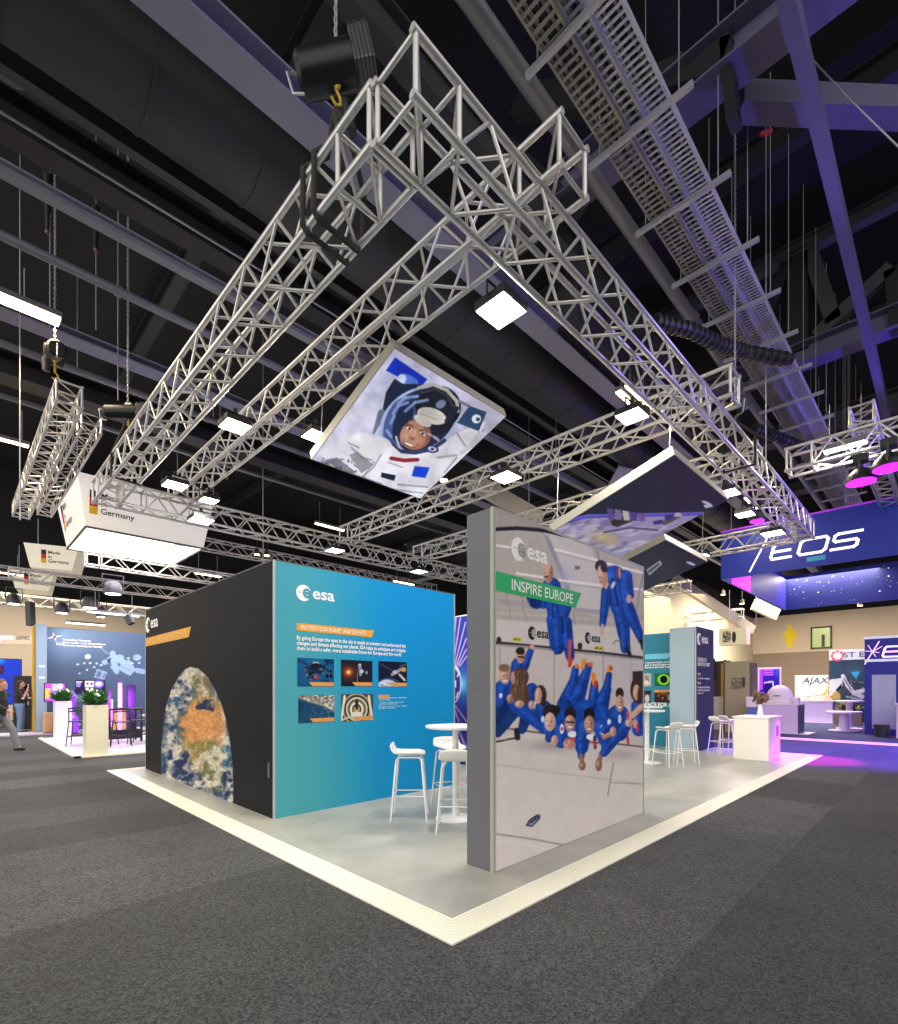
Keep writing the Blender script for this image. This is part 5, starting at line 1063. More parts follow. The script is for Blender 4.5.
# tables and chairs on the navy stand
DK = mat('dark_chair','#1f1d24',.5)
def dark_table(lab,x,y,w,d,h):
    t = thing('high_table', lab, 'table', (x,y,.03)); MB().box(x-w/2,x+w/2,y-d/2,y+d/2,h-.05,h).build('table_top', mat('table_pale','#d8d2da',.4) if w < 1 else DK, t, bevel=.005)
    for sx in (-1,1):
        for sy in (-1,1): MB().box(x+sx*(w/2-.05)-.02,x+sx*(w/2-.05)+.02,y+sy*(d/2-.05)-.02,y+sy*(d/2-.05)+.02,.03,h-.05).build('leg', DK, t)
    MB().box(x-w/2+.05,x+w/2-.05,y-.02,y+.02,.2,.24).build('stretcher', DK, t)
p = at_z(114,742,.03); dark_table('dark high table behind the cream planter', p.x, p.y, 1.3, .7, .98)
p = at_z(127,742,.03); dark_table('small pale topped table with dark legs near the earth wall edge', p.x+.75, p.y+.1, .7, .6, .78)
def dark_chair(lab,x,y,rz):
    t = thing('bar_chair', lab, 'chair', (x,y,.03), rz)
    MB().box(-.2,.2,-.2,.2,.62,.65).build('seat', DK, t, local=True, bevel=.008); MB().path([(-.2,-.18,.98),(-.23,0,1.0),(-.2,.18,.98)],.02,6).path([(-.2,-.18,.9),(-.23,0,.92),(-.2,.18,.9)],.02,6).build('backrest', DK, t, local=True)
    for sx in (-1,1):
        for sy in (-1,1): MB().tube((sx*.18,sy*.18,.64),(sx*.24,sy*.23,0),.013,6).build('leg', DK, t, local=True)
    for sy in (-1,1): MB().tube((-.18,sy*.18,.64),(-.2,sy*.18,.99),.013,6).build('back_post', DK, t, local=True)
    MB().path([(-.21,-.2,.25),(.21,-.2,.25),(.21,.2,.25),(-.21,.2,.25)],.01,6,closed=True).build('footrest_ring', DK, t, local=True)
for lab, px, py, rz in [('dark bar chair half hidden behind the cream planter',79,745,1.2),('dark bar chair at the end of the dark high table',104,745,.4),('dark bar chair with curved back beside the earth wall edge',140,743,2.6),('dark bar chair between the two tables of the navy stand',121,746,1.4)]:
    p = at_z(px,py,.03); dark_chair(lab, p.x, p.y, rz)
WOOD = mat('plywood','#c49a63',.6,noise=.15,nscale=8)
for lab, x0_, x1_, y0, y1, dep in [('plywood display box behind the white planter',45,75.5,713,731,.6),('plywood display box behind the tables of the navy stand',112,134,710,727,.6)]:
    a = on_y(x0_,y1,NY-1.0); b = on_y(x1_,y0,NY-1.0); t = thing('display_plinth', lab, 'plinth', (a.x,NY-1.0,.04))
    zt_ = 1.5-(y0-690)*.7071*((a.x-CX)+(NY-1-CY))/F*1.0
    MB().box(a.x,b.x,NY-1.0,NY-.4,.04,zt_).build('box', WOOD, t, bevel=.01); MB().box(a.x+.05,b.x-.05,NY-1.006,NY-1.0,.12,zt_-.08).build('front_panel', WOOD, t)
# screens and lit exhibits
def screen(lab, px0, px1, py0, py1, y, stops, emit=1.2, cat='screen', name='display_screen', stand=True):
    a = on_y(px0,py1,y); b = on_y(px1,py0,y); t = thing(name, lab, cat, (a.x,y,.04))
    MB().box(a.x,b.x,y,y+.06,a.z,b.z).build('casing', BLACK, t, bevel=.008)
    A = Art(px0-2,py0-2,px1+2,py1+2,8,stops[0]); R = np.random.RandomState(len(lab))
    for f in stops[1:]: f(A)
    ink_sheet('screen_image',(a.x+.03,y-.004,a.z+.03),(b.x-a.x-.06,0,0),(0,0,b.z-a.z-.06),60,40,A,print_mat('screen_ink_%g'%emit,.3,emit),t,label='lit picture')
    if stand: MB().box((a.x+b.x)/2-.04,(a.x+b.x)/2+.04,y+.02,y+.06,.04,a.z).box((a.x+b.x)/2-.3,(a.x+b.x)/2+.3,y-.1,y+.2,.04,.06).build('screen_stand', BLACK, t)
    return t
def s1(A): 
    A.line([(20,30),(70,32)],3,'#c9c4e6'); A.line([(20,42),(60,43)],3,'#8f8ac0'); A.line([(20,54),(64,55)],3,'#8f8ac0'); A.line([(20,66),(56,67)],3,'#8f8ac0'); A.poly([(95,25),(165,25),(165,72),(95,72)],'#e6d8e6'); A.ell(115,45,14,12,'#6a3f4a'); A.ell(148,45,14,12,'#6a3f4a'); A.ell(205,48,42,34,'#6a4fd2'); A.ell(205,48,24,18,'#c9b4ff')
screen('black framed screen with violet picture on the navy stand', 75, 105.5, 680, 694, NY-1.2, ['#15132c',s1], 1.3)
def s2(A): A.poly([(0,0),(80,0),(80,60),(0,60)],'#e83ac0'); A.poly([(80,0),(160,0),(160,80),(80,80)],'#b48ad8'); A.poly([(0,60),(70,60),(60,140),(0,140)],'#e89a3a'); A.ell(150,40,18,18,'#f6d8f4'); A.poly([(70,80),(170,80),(170,140),(70,140)],'#7a4ab0')
screen('magenta and orange lit screen behind the white planter', 44, 66, 683, 702, NY-1.12, ['#a03ab8',s2], 1.3)
t = thing('light_exhibit','tall exhibit with a glowing pink violet tube on the navy stand','exhibit',(0,0,.04)); a = at_d(120,727,15.2); b = at_d(120,683,15.2); t.location = (a.x,a.y,.04); W[t.name] = Matrix.Translation(t.location)
MB().tube((a.x,a.y,.3),(b.x,b.y,b.z),.05,12).build('glow_tube', mat('pink_glow','#ff8cf0',.4,0,2.5,'#f070ff'), t); MB().box(a.x-.35,a.x-.25,a.y-.1,a.y+.1,.04,b.z-.2).box(a.x+.2,a.x+.4,a.y-.1,a.y+.2,.04,b.z-.05).build('side_post', mat('violet_dark','#2b1e4a',.5), t); MB().box(a.x-.5,a.x+.5,a.y-.2,a.y+.3,.04,.3).build('base', BLACK, t); MB().tube((a.x-.22,a.y,.4),(a.x-.22,a.y,b.z-.5),.035,10).build('glow_tube', mat('pink_glow'), t)
area('tube_lamp',(a.x,a.y-.3,1.2),25,.5,'#e060ff',rot=(PI/2,0,0),parent=t)
t = thing('model_exhibit','violet lit dark model standing beside the white planter','exhibit',on_y(68,730,NY-1.3)); a = on_y(68,727,NY-1.3); t.location.z = .04; W[t.name] = Matrix.Translation(t.location)
MB().lathe([(.3,0),(.3,.5),(.12,.7),(.22,.95),(.26,1.25),(.12,1.45)],(a.x,a.y,.04),16).build('body', mat('violet_glow','#7c32c8',.4,0,.5,'#9a3cff'), t, smooth=True)
def s4(A): A.glow(60,30,90,40,'#2fa0e0',1); A.poly([(0,60),(110,66),(110,140),(0,140)],'#301a3c'); A.poly([(0,40),(50,44),(40,120),(0,130)],'#2346c8'); A.poly([(35,72),(80,72),(80,110),(35,110)],'#d23a3c'); A.line([(60,110),(60,170)],8,'#c9824a')
t = screen('blue and red lit stand wall behind the person with folded arms', -8, 22, 659, 705, 24.5, ['#1a2f9a',s4], .9)
t = thing('stand_shelf','dark stand wall with small white shelf items beyond the person','shelf',(-3.4,23.5,0)); a = on_y(14,735,23.0); b = on_y(33,676,23.0)
MB().box(a.x,b.x,23.0,23.5,.02,b.z).build('cabinet', mat('dark_cabinet','#2b2826',.6), t); mb = MB()
for i in range(24): x = a.x+.1+(i%8)*(b.x-a.x-.3)/8; z = .9+.33*(i//8); mb.box(x,x+.1,22.98,23.0,z,z+.16)
mb.build('leaflet_pattern', mat('leaflets','#d8c2cc',.5), t)
t = thing('hanging_banner','distant hanging fascia with pink white lettering above the beige wall','hanging sign',at_d(0,637,22)); a, b = at_d(-3,640,22), at_d(15,639,22.5); c_, d_ = at_d(14,640,22), at_d(32,640,22.5)
ax_ = V(R2/2,-R2/2,0); MB().beam(a,d_,.06,.35).build('fascia', mat('fascia_cream','#d9cbb4',.6), t); letters('fascia_letters','space',at_d(-2,639.5,21.8),ax_,UZ,.26,.65,mat('pink_glow_letters','#f6c2e6',.4,0,.8,'#ffb0ea'),t,bold=.03); letters('fascia_letters','connect',at_d(16,639.5,21.8),ax_,UZ,.22,.6,INK,t,bold=.02)
# ---- people
SKINM = mat('skin','#b88a72',.55); 
def remesh(o, vox=.012, smooth=4):
    r = o.modifiers.new('join','REMESH'); r.mode = 'VOXEL'; r.voxel_size = vox; r.use_smooth_shade = True
    s = o.modifiers.new('soft','SMOOTH'); s.iterations = smooth; s.factor = .5
def cap3(mb, p, q, r0, r1): mb.tube(p,q,r0,12,r1); mb.ball(p,r0,12,8); mb.ball(q,r1,12,8)
def person(lab, loc, rz, J, cols):
    """J: joints in metres, facing +x; a body as one continuous mesh, clothing as its children"""
    t = thing('person', lab, 'person', loc, rz); b = MB(); j = {k: V(v) for k, v in J.items()}
    hd = j['head']; b.ball(hd,.105,16,12,.92,.76,1.16); b.ball(hd+V(.035,0,-.05),.072,12,8,1,.85,1.1); b.ball(hd+V(.108,0,-.012),.018,8,6,1,.8,1.5); b.ball(hd+V(.088,0,-.062),.022,8,6,.6,1.3,.5)
    for s in (-1,1): b.ball(hd+V(-.005,s*.082,-.01),.026,8,6,.6,.5,1.2)
    cap3(b,hd-V(.01,0,.08),j['neck'],.055,.06); cap3(b,j['neck']-V(0,0,.05),j['chest'],.10,.15); cap3(b,j['chest'],j['pelvis'],.14,.145)
    for s in 'LR':
        cap3(b,j['sh'+s],j['neck']-V(0,0,.08),.065,.07); cap3(b,j['sh'+s],j['el'+s],.055,.043); cap3(b,j['el'+s],j['wr'+s],.042,.03)
        cap3(b,j['hip'+s],j['kn'+s],.088,.06); cap3(b,j['kn'+s],j['an'+s],.056,.04); cap3(b,j['pelvis'],j['hip'+s],.13,.10); cap3(b,j['an'+s],j['an'+s]+V(.13,0,-.035),.042,.035)
        d = (j['wr'+s]-j['el'+s]).normalized(); sd = d.orthogonal().normalized(); up = d.cross(sd)
        cap3(b,j['wr'+s],j['wr'+s]+d*.075,.03,.034)
        for k, L in enumerate((.062,.074,.07,.055)):
            o = j['wr'+s]+d*.08+sd*(.033-.022*k); m = o+d*L*.55+up*.012; cap3(b,o,m,.0095,.009); cap3(b,m,m+d*L*.4+up*.025,.009,.008)
        o = j['wr'+s]+d*.03+sd*.03; cap3(b,o,o+d*.035+sd*.025,.012,.011); cap3(b,o+d*.035+sd*.025,o+d*.065+sd*.03,.010,.009)
    body = b.build('body', SKINM, t, smooth=True, local=True); remesh(body,.0075,3)
    e = MB()
    for s in (-1,1): e.ball(hd+V(.088,s*.034,.012),.012,8,6)
    e.build('eyes', mat('eye_dark','#241a18',.3), t, local=True)
    c = MB(); cap3(c,j['neck']-V(0,0,.07),j['chest'],.115,.168); cap3(c,j['chest'],j['pelvis'],.16,.165)
    for s in 'LR':
        cap3(c,j['sh'+s],j['neck']-V(0,0,.09),.08,.085); m = j['el'+s] if cols.get('short') else j['wr'+s]
        cap3(c,j['sh'+s],j['el'+s].lerp(j['sh'+s],.25) if cols.get('short') else j['el'+s],.072,.06)
        if not cols.get('short'): cap3(c,j['el'+s],j['wr'+s].lerp(j['el'+s],.08),.06,.045)
    o = c.build('shirt', mat('cloth_'+cols['shirt'],cols['shirt'],.8), t, smooth=True, local=True); remesh(o,.014,5)
    c = MB(); cap3(c,j['pelvis']+V(0,0,.05),j['pelvis'],.165,.165)
    for s in 'LR': cap3(c,j['pelvis'],j['hip'+s],.15,.115); cap3(c,j['hip'+s],j['kn'+s],.108,.08); cap3(c,j['kn'+s],j['an'+s]+V(0,0,.0),.078,.062)
    o = c.build('trousers', mat('cloth_'+cols['legs'],cols['legs'],.85), t, smooth=True, local=True); remesh(o,.014,5)
    for s in 'LR':
        d = j['an'+s]; tr = V(.19,0,-.05) if abs(d.z-.09) < .03 else V(.12,0,-.16)
        c = MB(); cap3(c,d+V(-.03,0,-.03),d+tr*.75,.052,.045); cap3(c,d+V(0,0,.01),d+V(-.02,0,-.03),.05,.052); o = c.build('shoe', mat('shoe_dark','#1c1a1c',.5), t, smooth=True, local=True); remesh(o,.012,4)
    c = MB(); c.ball(hd+V(-.02,0,.03),.112,14,10,.95,.84,1.08)
    if cols.get('long'): c.ball(hd+V(-.06,0,-.07),.085,12,8,.8,1,1.6)
    hm = c.build('hair', mat('hair_'+cols['hair'],cols['hair'],.7), t, smooth=True, local=True)
    bm = bmesh.new(); bm.from_mesh(hm.data); dl = [v for v in bm.verts if v.co.x > hd.x+.045 and v.co.z < hd.z+.07]; bmesh.ops.delete(bm,geom=dl,context='VERTS'); bm.to_mesh(hm.data); bm.free()
    so = hm.modifiers.new('thick','SOLIDIFY'); so.thickness = .01
    return t
stand = dict(head=(.03,0,1.70),neck=(0,0,1.54),chest=(.0,0,1.30),pelvis=(0,0,.98),shL=(0,.19,1.47),shR=(0,-.19,1.47),elL=(.12,.25,1.20),elR=(.14,-.23,1.20),wrL=(.24,.0,1.22),wrR=(.2,-.06,1.44),hipL=(0,.10,.92),hipR=(0,-.10,.92),knL=(.02,.12,.50),knR=(.03,-.11,.50),anL=(0,.13,.09),anR=(.0,-.12,.09))
p = at_z(20,733,0); person('person in dark top and blue jeans standing with a hand to the chin', (p.x,p.y,0), math.radians(-20), stand, dict(shirt='#17171c',legs='#5f7896',hair='#1e1715',long=True,short=True))
walk = dict(head=(.10,0,1.62),neck=(.05,0,1.47),chest=(.03,0,1.24),pelvis=(0,0,.94),shL=(.03,.19,1.40),shR=(.05,-.19,1.40),elL=(-.14,.24,1.16),elR=(.16,-.25,1.14),wrL=(-.02,.26,.94),wrR=(.36,-.22,1.02),hipL=(0,.10,.88),hipR=(0,-.10,.88),knL=(.26,.10,.52),knR=(-.04,-.10,.47),anL=(.36,.10,.10),anR=(-.40,-.10,.20))
p = at_z(-2,752,0); person('person in dark green jacket and grey trousers striding past', (p.x,p.y,0), math.radians(-40), walk, dict(shirt='#1c211d',legs='#77757a',hair='#8a5a38'))
# ---- blue stand (EOS) beyond the aisle
EB = mat('deep_blue_print','#1c34a8',.5); EBD = mat('deep_blue_booth','#1d1f9a',.5); LAV = mat('lavender_laminate','#e2d4ee',.45)
EX = 15.9; t = thing('exhibit_platform','deep blue carpeted platform with pink lit white edge across the aisle','platform',(EX,-6,0))
MB().box(EX+.12,33,-12,2.75,0,.05).build('deck', mat('blue_carpet','#2a3560',.95,noise=.15,nscale=40), t); MB().box(EX,EX+.12,-12,2.85,0,.055).build('edge_strip', mat('pink_lit_edge','#f6c8f2',.4,0,.6,'#ff9cf0'), t)  # pink light on the edge strip is put into its colour and glow
# hanging ring banner
zb, zt, ya, yb, xb = 5.14, 6.67, 3.3, -9.0, 24.9; bx0 = EX+.05
t = thing('hanging_banner','deep blue hanging ring banner with slanted white lettering','hanging sign',(bx0,ya,zb))
EBE = mat('banner_blue','#0f2388',.5,0,.10,'#1a3cd0'); 
MB().box(bx0,bx0+.06,yb,ya,zb,zt).build('front_banner', EBE, t)
def star(S,T):
    c = np.ones((len(S),3))*rgb('#1b2f86')*(.8+.4*T[:,None]); return c
q = MB().box(bx0+.06,xb,ya-.06,ya,zb,zt).build('side_banner', mat('banner_violet_lit','#3a34b0',.5,0,.15,'#4a30d0'), t)  # violet light inside the ring is put into colour and glow
MB().box(bx0+.9,bx0+3.2,ya-.075,ya-.06,zb,zt).build('magenta_glow_panel', mat('magenta_panel','#d21ee0',.5,0,.9,'#e614f0'), t)
MB().box(xb-.06,xb,yb,ya-.06,zb,zt).build('far_banner', mat('banner_star','#141f66',.5,0,.08,'#2034b0'), t)
st = MB()
for i in range(170):
    y = yb+RNG.rand()*(ya-yb-.2); z = zb+.05+RNG.rand()*(zt-zb-.1); r = .008+.022*RNG.rand()**3; st.box(xb-.064,xb-.06,y-r,y+r,z-r,z+r)
st.build('star_pattern', mat('star_white','#cfd8ff',.5,0,.4), t)
MB().box(bx0-.02,bx0+.08,yb,ya,zt,zt+.05).build('top_rail', mat('magenta_rail','#a23ad6',.5,0,.3), t)
for y in (ya-.3,0,-4): MB().tube((bx0+.03,y,zt),(bx0+.03,y,12.4),.012,5).build('suspension_wire', STEEL, t)
WE = mat('white_lit_letters','#ffffff',.5,0,.7)
def stroke(pts, w, o, ax, ay, lift=.004, mb=None):
    n = V(ax).cross(V(ay)); o = V(o)
    for (a, b) in zip(pts[:-1], pts[1:]):
        a = V(*a,0); b = V(*b,0); d = (b-a); L = d.length; d.normalize(); e = V(-d.y,d.x,0)
        P = [a-d*w*.3-e*w/2, b+d*w*.3-e*w/2, b+d*w*.3+e*w/2, a-d*w*.3+e*w/2]
        q = [o+V(ax)*p.x+V(ay)*p.y+n*lift for p in P]; mb.add(q,[(0,1,2,3)])
def eos(parent, o, k, m, star=True):   # wide slanted stroke letters preceded by a crossing star
    mb = MB(); sh = .25; f = lambda x,y: ((x+sh*y)*k,y*k); w = .16*k
    E = [(1.15,.05),(.1,.05),(0,.2),(0,.8),(.1,.95),(1.15,.95)]
    O = [(1.65,.05),(1.5,.2),(1.5,.8),(1.65,.95),(2.75,.95),(2.9,.8),(2.9,.2),(2.75,.05),(1.65,.05)]
    S_ = [(3.2,.05),(4.3,.05),(4.42,.15),(4.42,.4),(4.3,.5),(3.35,.5),(3.22,.6),(3.22,.85),(3.35,.95),(4.5,.95)]
    for L in (E,[(0.0,.5),(1.0,.5)],O,S_): stroke([f(*p) for p in L], w, o, LX, UZ, mb=mb)
    for p in ([(-1.05,-.55),(-.55,1.45)],): stroke([f(*q) for q in p], w*.55, o, LX, UZ, mb=mb)
    for p in (([(-.62,1.2),(-.25,.95)],) if not star else ([(-.78,.55),(-.25,1.0)],[(-1.3,.65),(-.3,.45)],[(-1.25,1.15),(-.45,.1)])): stroke([f(*q) for q in p], w*.35, o, LX, UZ, mb=mb)
    return mb.build('logo_letters', m, parent)
o = on_x(770,560.5,bx0); e = on_x(863,543,bx0); eos(t,(bx0-.002,o.y,o.z),(o.y-e.y)/4.75,WE,False)
o = on_x(815,559,bx0); MB().box(bx0-.006,bx0-.002,o.y-.25,o.y+.2,o.z-.05,o.z+.08).build('teal_mark', mat('teal_mark','#2f8fb0',.5,0,.2), t)
# booth
t = thing('exhibit_booth','deep blue booth with white logo letters and a pale door','booth',(19.2,-.06,.05)); kx = 19.2
MB().box(kx,kx+3,-5,-.06,.05,3.16).build('shell', EBD, t); 
a = on_x(866,662,kx); b = on_x(866,659.5,kx); MB().box(kx-.02,kx,-5,-.06,a.z,b.z).build('white_band', mat('band_white','#dfe2f6',.5,0,.3), t); MB().box(kx-.03,kx+.3,-5,-.04,3.16,3.24).build('top_rim', mat('band_white'), t)
a = on_x(872,731,kx); b = on_x(896,674.5,kx); MB().box(kx-.02,kx,b.y,a.y,.25,b.z).build('pale_door', mat('door_pale','#b9c0da',.4), t); MB().box(kx-.03,kx-.02,b.y+.06,b.y+.1,1.0,1.25).build('door_handle', STEEL, t)
o = on_x(882,657.5,kx); eos(t,(kx-.004,o.y,o.z),.36,mat('pink_lit_letters','#ffd8fa',.5,0,.8,'#ffc0f4'))
tag(MB().box(18.1,18.6,-1.6,-.9,.05,1.05).box(18.05,18.65,-1.65,-.85,1.05,1.1).build('counter', LAV),'lavender counter beside the pale booth door at the picture edge','counter')
tag(MB().lathe([(.16,0),(.2,.35),(.2,.38),(.17,.38)],(18.3,-.55,.05),18).build('waste_bin', mat('bin_dark','#2a2c38',.5), smooth=True),'small dark waste bin at the foot of the booth','bin')
# pink counter with white dome model
t = thing('counter','pink lit white counter with dark end, below the white dome','counter',(17.7,1.5,.05))
MB().box(17.7,18.6,1.5,2.7,.05,1.0).build('body', LAV, t); MB().box(17.68,18.65,1.46,2.72,1.0,1.06).build('worktop', WHITE, t); MB().box(17.7,18.6,1.47,1.5,.05,1.0).build('dark_end', mat('dark_end','#3a3f5c',.5), t); MB().box(17.5,18.8,1.2,2.74,.051,.06).build('base_plinth', mat('lilac_deck'), t)
t = thing('dome_model','white rounded antenna dome model on the pink counter','model',(18.15,2.1,1.06))
MB().lathe([(.40,0),(.42,.07),(.40,.1)],(18.15,2.1,1.06),28).build('base_ring', WHITE, t, smooth=True); MB().lathe([(.37,.1),(.39,.22),(.34,.40),(.22,.54),(.08,.6),(.01,.61)],(18.15,2.1,1.06),28).build('dome', WHITE, t, smooth=True); MB().box(17.76,17.79,2.0,2.2,1.28,1.33).build('slot', mat('slot_grey','#8d90a0',.5), t)
tag(MB().box(17.85,18.1,1.5,1.66,1.06,1.26).box(17.87,18.08,1.485,1.5,1.1,1.22).build('exhibit_device', LAV, bevel=.015),'small lilac boxy device beside the white dome','device')
t = thing('counter','long white display counter in front of the cream lettered wall','counter',(25.3,1.6,.05)); 
MB().box(25.3,26.2,1.6,4.6,.05,.98).build('body', mat('lilac_white','#ddd6f2',.45), t); MB().box(25.25,26.25,1.55,4.65,.98,1.04).build('worktop', WHITE, t); MB().box(25.1,26.4,1.4,4.8,.03,.056).build('base_plinth', mat('lilac_deck'), t)
for lab, px, col, w, h in [('small grey device standing on the long display counter',808,'#b9b9b4',.35,.22),('pale boxy device standing on the long display counter, next to the grey one',818,'#c9c6b8',.45,.28),('low beige box at the end of the long display counter',828,'#c2ad8a',.3,.2)]:
    o = on_x(px,705,25.6); t = thing('exhibit_device', lab, 'device', (25.6,o.y,1.04)); m = mat('dev_'+col,col,.5)
    MB().box(25.5,25.8,o.y-w/2,o.y+w/2,1.04,1.04+h*.6).build('body', m, t, bevel=.02); MB().box(25.55,25.75,o.y-w/3,o.y+w/3,1.04+h*.6,1.04+h).build('top_unit', m, t, bevel=.02); MB().tube((25.6,o.y-w*.3,1.04+h),(25.6,o.y-w*.45,1.5),.015,6).build('antenna', m, t)
# AJAX wall, tall poster screens, ST Engineering wall
t = thing('exhibit_wall','cream wall with dark blue slanted lettering behind the display counter','exhibit wall',(28,0,.05)); a = on_x(795,705,28); b = on_x(828,675,28)
MB().box(28,28.2,b.y,a.y,.05,b.z).build('core', mat('ajax_cream','#efe8d4',.5,0,.12), t); o = on_x(802,683.5,28); letters('wall_letters','AJAX',(27.99,o.y,o.z),LX,UZ,.30,1.05,mat('ink_blue','#2b4a7c',.5),t,bold=.02,shear=.2); letters('wall_letters','/',(27.99,on_x(822,695,28).y,on_x(822,695,28).z),LX,UZ,.5,.4,mat('gold_ink','#c9b06a',.5),t,bold=.02)
t = thing('exhibit_wall','pale wall with grey lettering, a red ring emblem and an aircraft print','exhibit wall',(26.6,0,.05)); sx = 26.6; a = on_x(829,729,sx); b = on_x(880,648,sx)
MB().box(sx,sx+.2,b.y,a.y,.05,b.z).build('core', mat('st_pale','#cfdbe0',.5), t)
mid = on_x(843,700,sx).y; o = on_x(829,700,sx); z_a = on_x(843,660,sx).z; z_b = .06
A = Art(826,655,884,732,8,'#31465a')
A.off = (0,0); Q8 = lambda x,y: ((790+x/8.315-826)*8,(640+y/8.315-655)*8)
A.poly([Q8(325,205),Q8(440,205),Q8(440,320),Q8(325,330)],'#2d4a5e'); A.poly([Q8(325,330),Q8(440,315),Q8(440,380),Q8(325,480)],'#c9d2d4'); A.poly([Q8(375,420),Q8(430,360),Q8(430,390),Q8(400,425)],'#1f2428'); A.ell(*Q8(385,470),34,40,'#b09a52'); A.poly([Q8(325,490),Q8(440,500),Q8(440,700),Q8(325,700)],'#5e6248')
A.poly([Q8(436,170),Q8(640,170),Q8(640,700),Q8(436,700)],'#31404e'); A.glow(*Q8(540,260),130,110,'#3d6a80',.8); A.poly([Q8(505,265),Q8(585,260),Q8(548,322)],'#3aa6d0'); A.line([Q8(440,300),Q8(480,380),Q8(530,440),Q8(610,420)],16,'#c9cdd6'); A.line([Q8(450,320),Q8(520,440)],6,'#6a7480'); A.line([Q8(530,440),Q8(600,470)],18,'#b4bcc8'); A.line([Q8(470,470),Q8(600,500)],6,'#8fa0ae')
for i in range(60): A.ell(*Q8(440+R_.rand()*180,320+R_.rand()*180),5,3,['#dfe4ec','#4a5866','#8a96a4'][R_.randint(3)],R_.rand()*90,.7)
A.blur(1)
ink_sheet('wall_print',(sx-.004,a.y,.06),(0,b.y-a.y,0),(0,0,z_a-.06),90,90,A,PRINT,t)
o = on_x(843,657.5,sx); letters('wall_letters','ST Engineering',(sx-.004,o.y,o.z),LX,UZ,.23,2.5,mat('ink_grey','#5c6470',.5),t,bold=.02)
o = on_x(837.3,655.8,sx); q = MB()
for i in range(8):
    a_ = i*PI/4; q.prism([(-.045,-.06),(.045,-.06),(.045,.06),(-.045,.06)],V(sx-.004,o.y-.2*math.cos(a_),o.z+.2*math.sin(a_)),V(0,-math.cos(a_),math.sin(a_)),V(0,math.sin(a_),math.cos(a_)),(-1,0,0),.003)
q.build('ring_emblem', mat('emblem_red','#d2525c',.5), t)
t = thing('poster_screen','tall violet lit poster stand with a pale frame behind the dried flowers','screen',(21,0,.05)); a = on_x(758,714,21); b = on_x(781,667,21)
MB().box(21,21.1,b.y,a.y,.06,b.z).build('casing', mat('poster_frame','#d6c6f0',.4,0,.3), t)
A = Art(755,663,784,716,8,'#2a1a8c'); X8 = lambda x,y: ((720+x/11.22-755)*8,(640+y/11.22-663)*8)
A.poly([X8(440,320),X8(480,320),X8(480,560),X8(440,560)],'#a03ae0'); 
for i in range(5): A.line([X8(490,335+i*14),X8(600,335+i*14)],3,'#b45af0')
A.glow(*X8(640,350),30,80,'#3a5aff',.9); A.ell(*X8(545,540),40,45,'#1a0f5c'); A.line([X8(500,480),X8(590,465),X8(600,520)],5,'#c9b4f0'); A.poly([X8(430,640),X8(560,640),X8(560,760),X8(430,760)],'#e06ae6'); A.ell(*X8(470,600),30,30,'#2212a0'); A.blur(1)
ink_sheet('poster_print',(20.996,a.y-.05,.35),(0,b.y-a.y+.1,0),(0,0,b.z-.42),40,60,A,print_mat('poster_ink',.4,.8),t)
# round white high table and chair on the blue stand
t = thing('bar_table','round white pedestal table on the blue platform beside the booth','bar table',(20.3,.6,.05)); MB().lathe([(.5,.62),(.52,.66),(.5,.70)],(20.3,.6,.05),28).build('table_top', WHITE, t, smooth=True); MB().lathe([(.45,0),(.45,.03),(.16,.08),(.13,.6)],(20.3,.6,.05),24).build('column', LAV, t, smooth=True)
t = thing('bar_table','taller white pedestal table behind the round white one','bar table',(21.6,.6,.05)); MB().lathe([(.42,1.0),(.44,1.04),(.42,1.07)],(21.6,.6,.05),28).build('table_top', WHITE, t, smooth=True); MB().lathe([(.4,0),(.4,.03),(.12,.08),(.1,1.0)],(21.6,.6,.05),24).build('column', LAV, t, smooth=True)
t = thing('potted_plant','low dry leafy plants in a trough before the aircraft print','plant',(24.3,.9,.05)); MB().box(24.1,24.5,.5,1.4,.05,.55).build('trough', mat('trough','#8d8466',.7), t); leaf_plant(t,(24.3,.95,.55),.35,.6,120,mat('olive_leaf','#6a6a3a',.7,noise=.3,nscale=9))
# olive stand between the navy pillar and the poster
t = thing('exhibit_wall','sage coloured wall panel with small dark lettering beyond the bar stools','exhibit wall',(17.4,0,.02)); sx = 17.4; a = on_x(725,714,sx); b = on_x(749,661,sx)
MB().box(sx,sx+.15,b.y,a.y,.02,b.z).build('core', mat('sage_panel','#a9a27c',.6), t); MB().box(sx+.15,sx+.8,b.y-.05,b.y,.02,b.z-.05).build('dark_end', mat('olive_dark','#6b6450',.6), t)
mb = MB()
for s, y, h_, wd in (('business',679.5,.10,.34),('ALPHA',684.5,.22,.34),('CREW',689,.22,.34)): o = on_x(731,y,sx); letters('', s,(sx-.003,o.y,o.z),LX,UZ,h_*.6,wd,None,None,bold=.03,mb=mb)
for y in (682,687): o = on_x(742,y,sx); letters('','l',(sx-.003,o.y,o.z),LX,UZ,.16,.1,None,None,bold=.05,mb=mb)
mb.build('wall_letters', mat('olive_ink','#4a4636',.6), t)
t = thing('exhibit_wall','sage wall with dark doorway and yellow strip next to the navy pillar','exhibit wall',(18.2,0,.02)); sx = 18.2; a = on_x(705,720,sx); b = on_x(725,660,sx); o = on_x(715,698,sx)
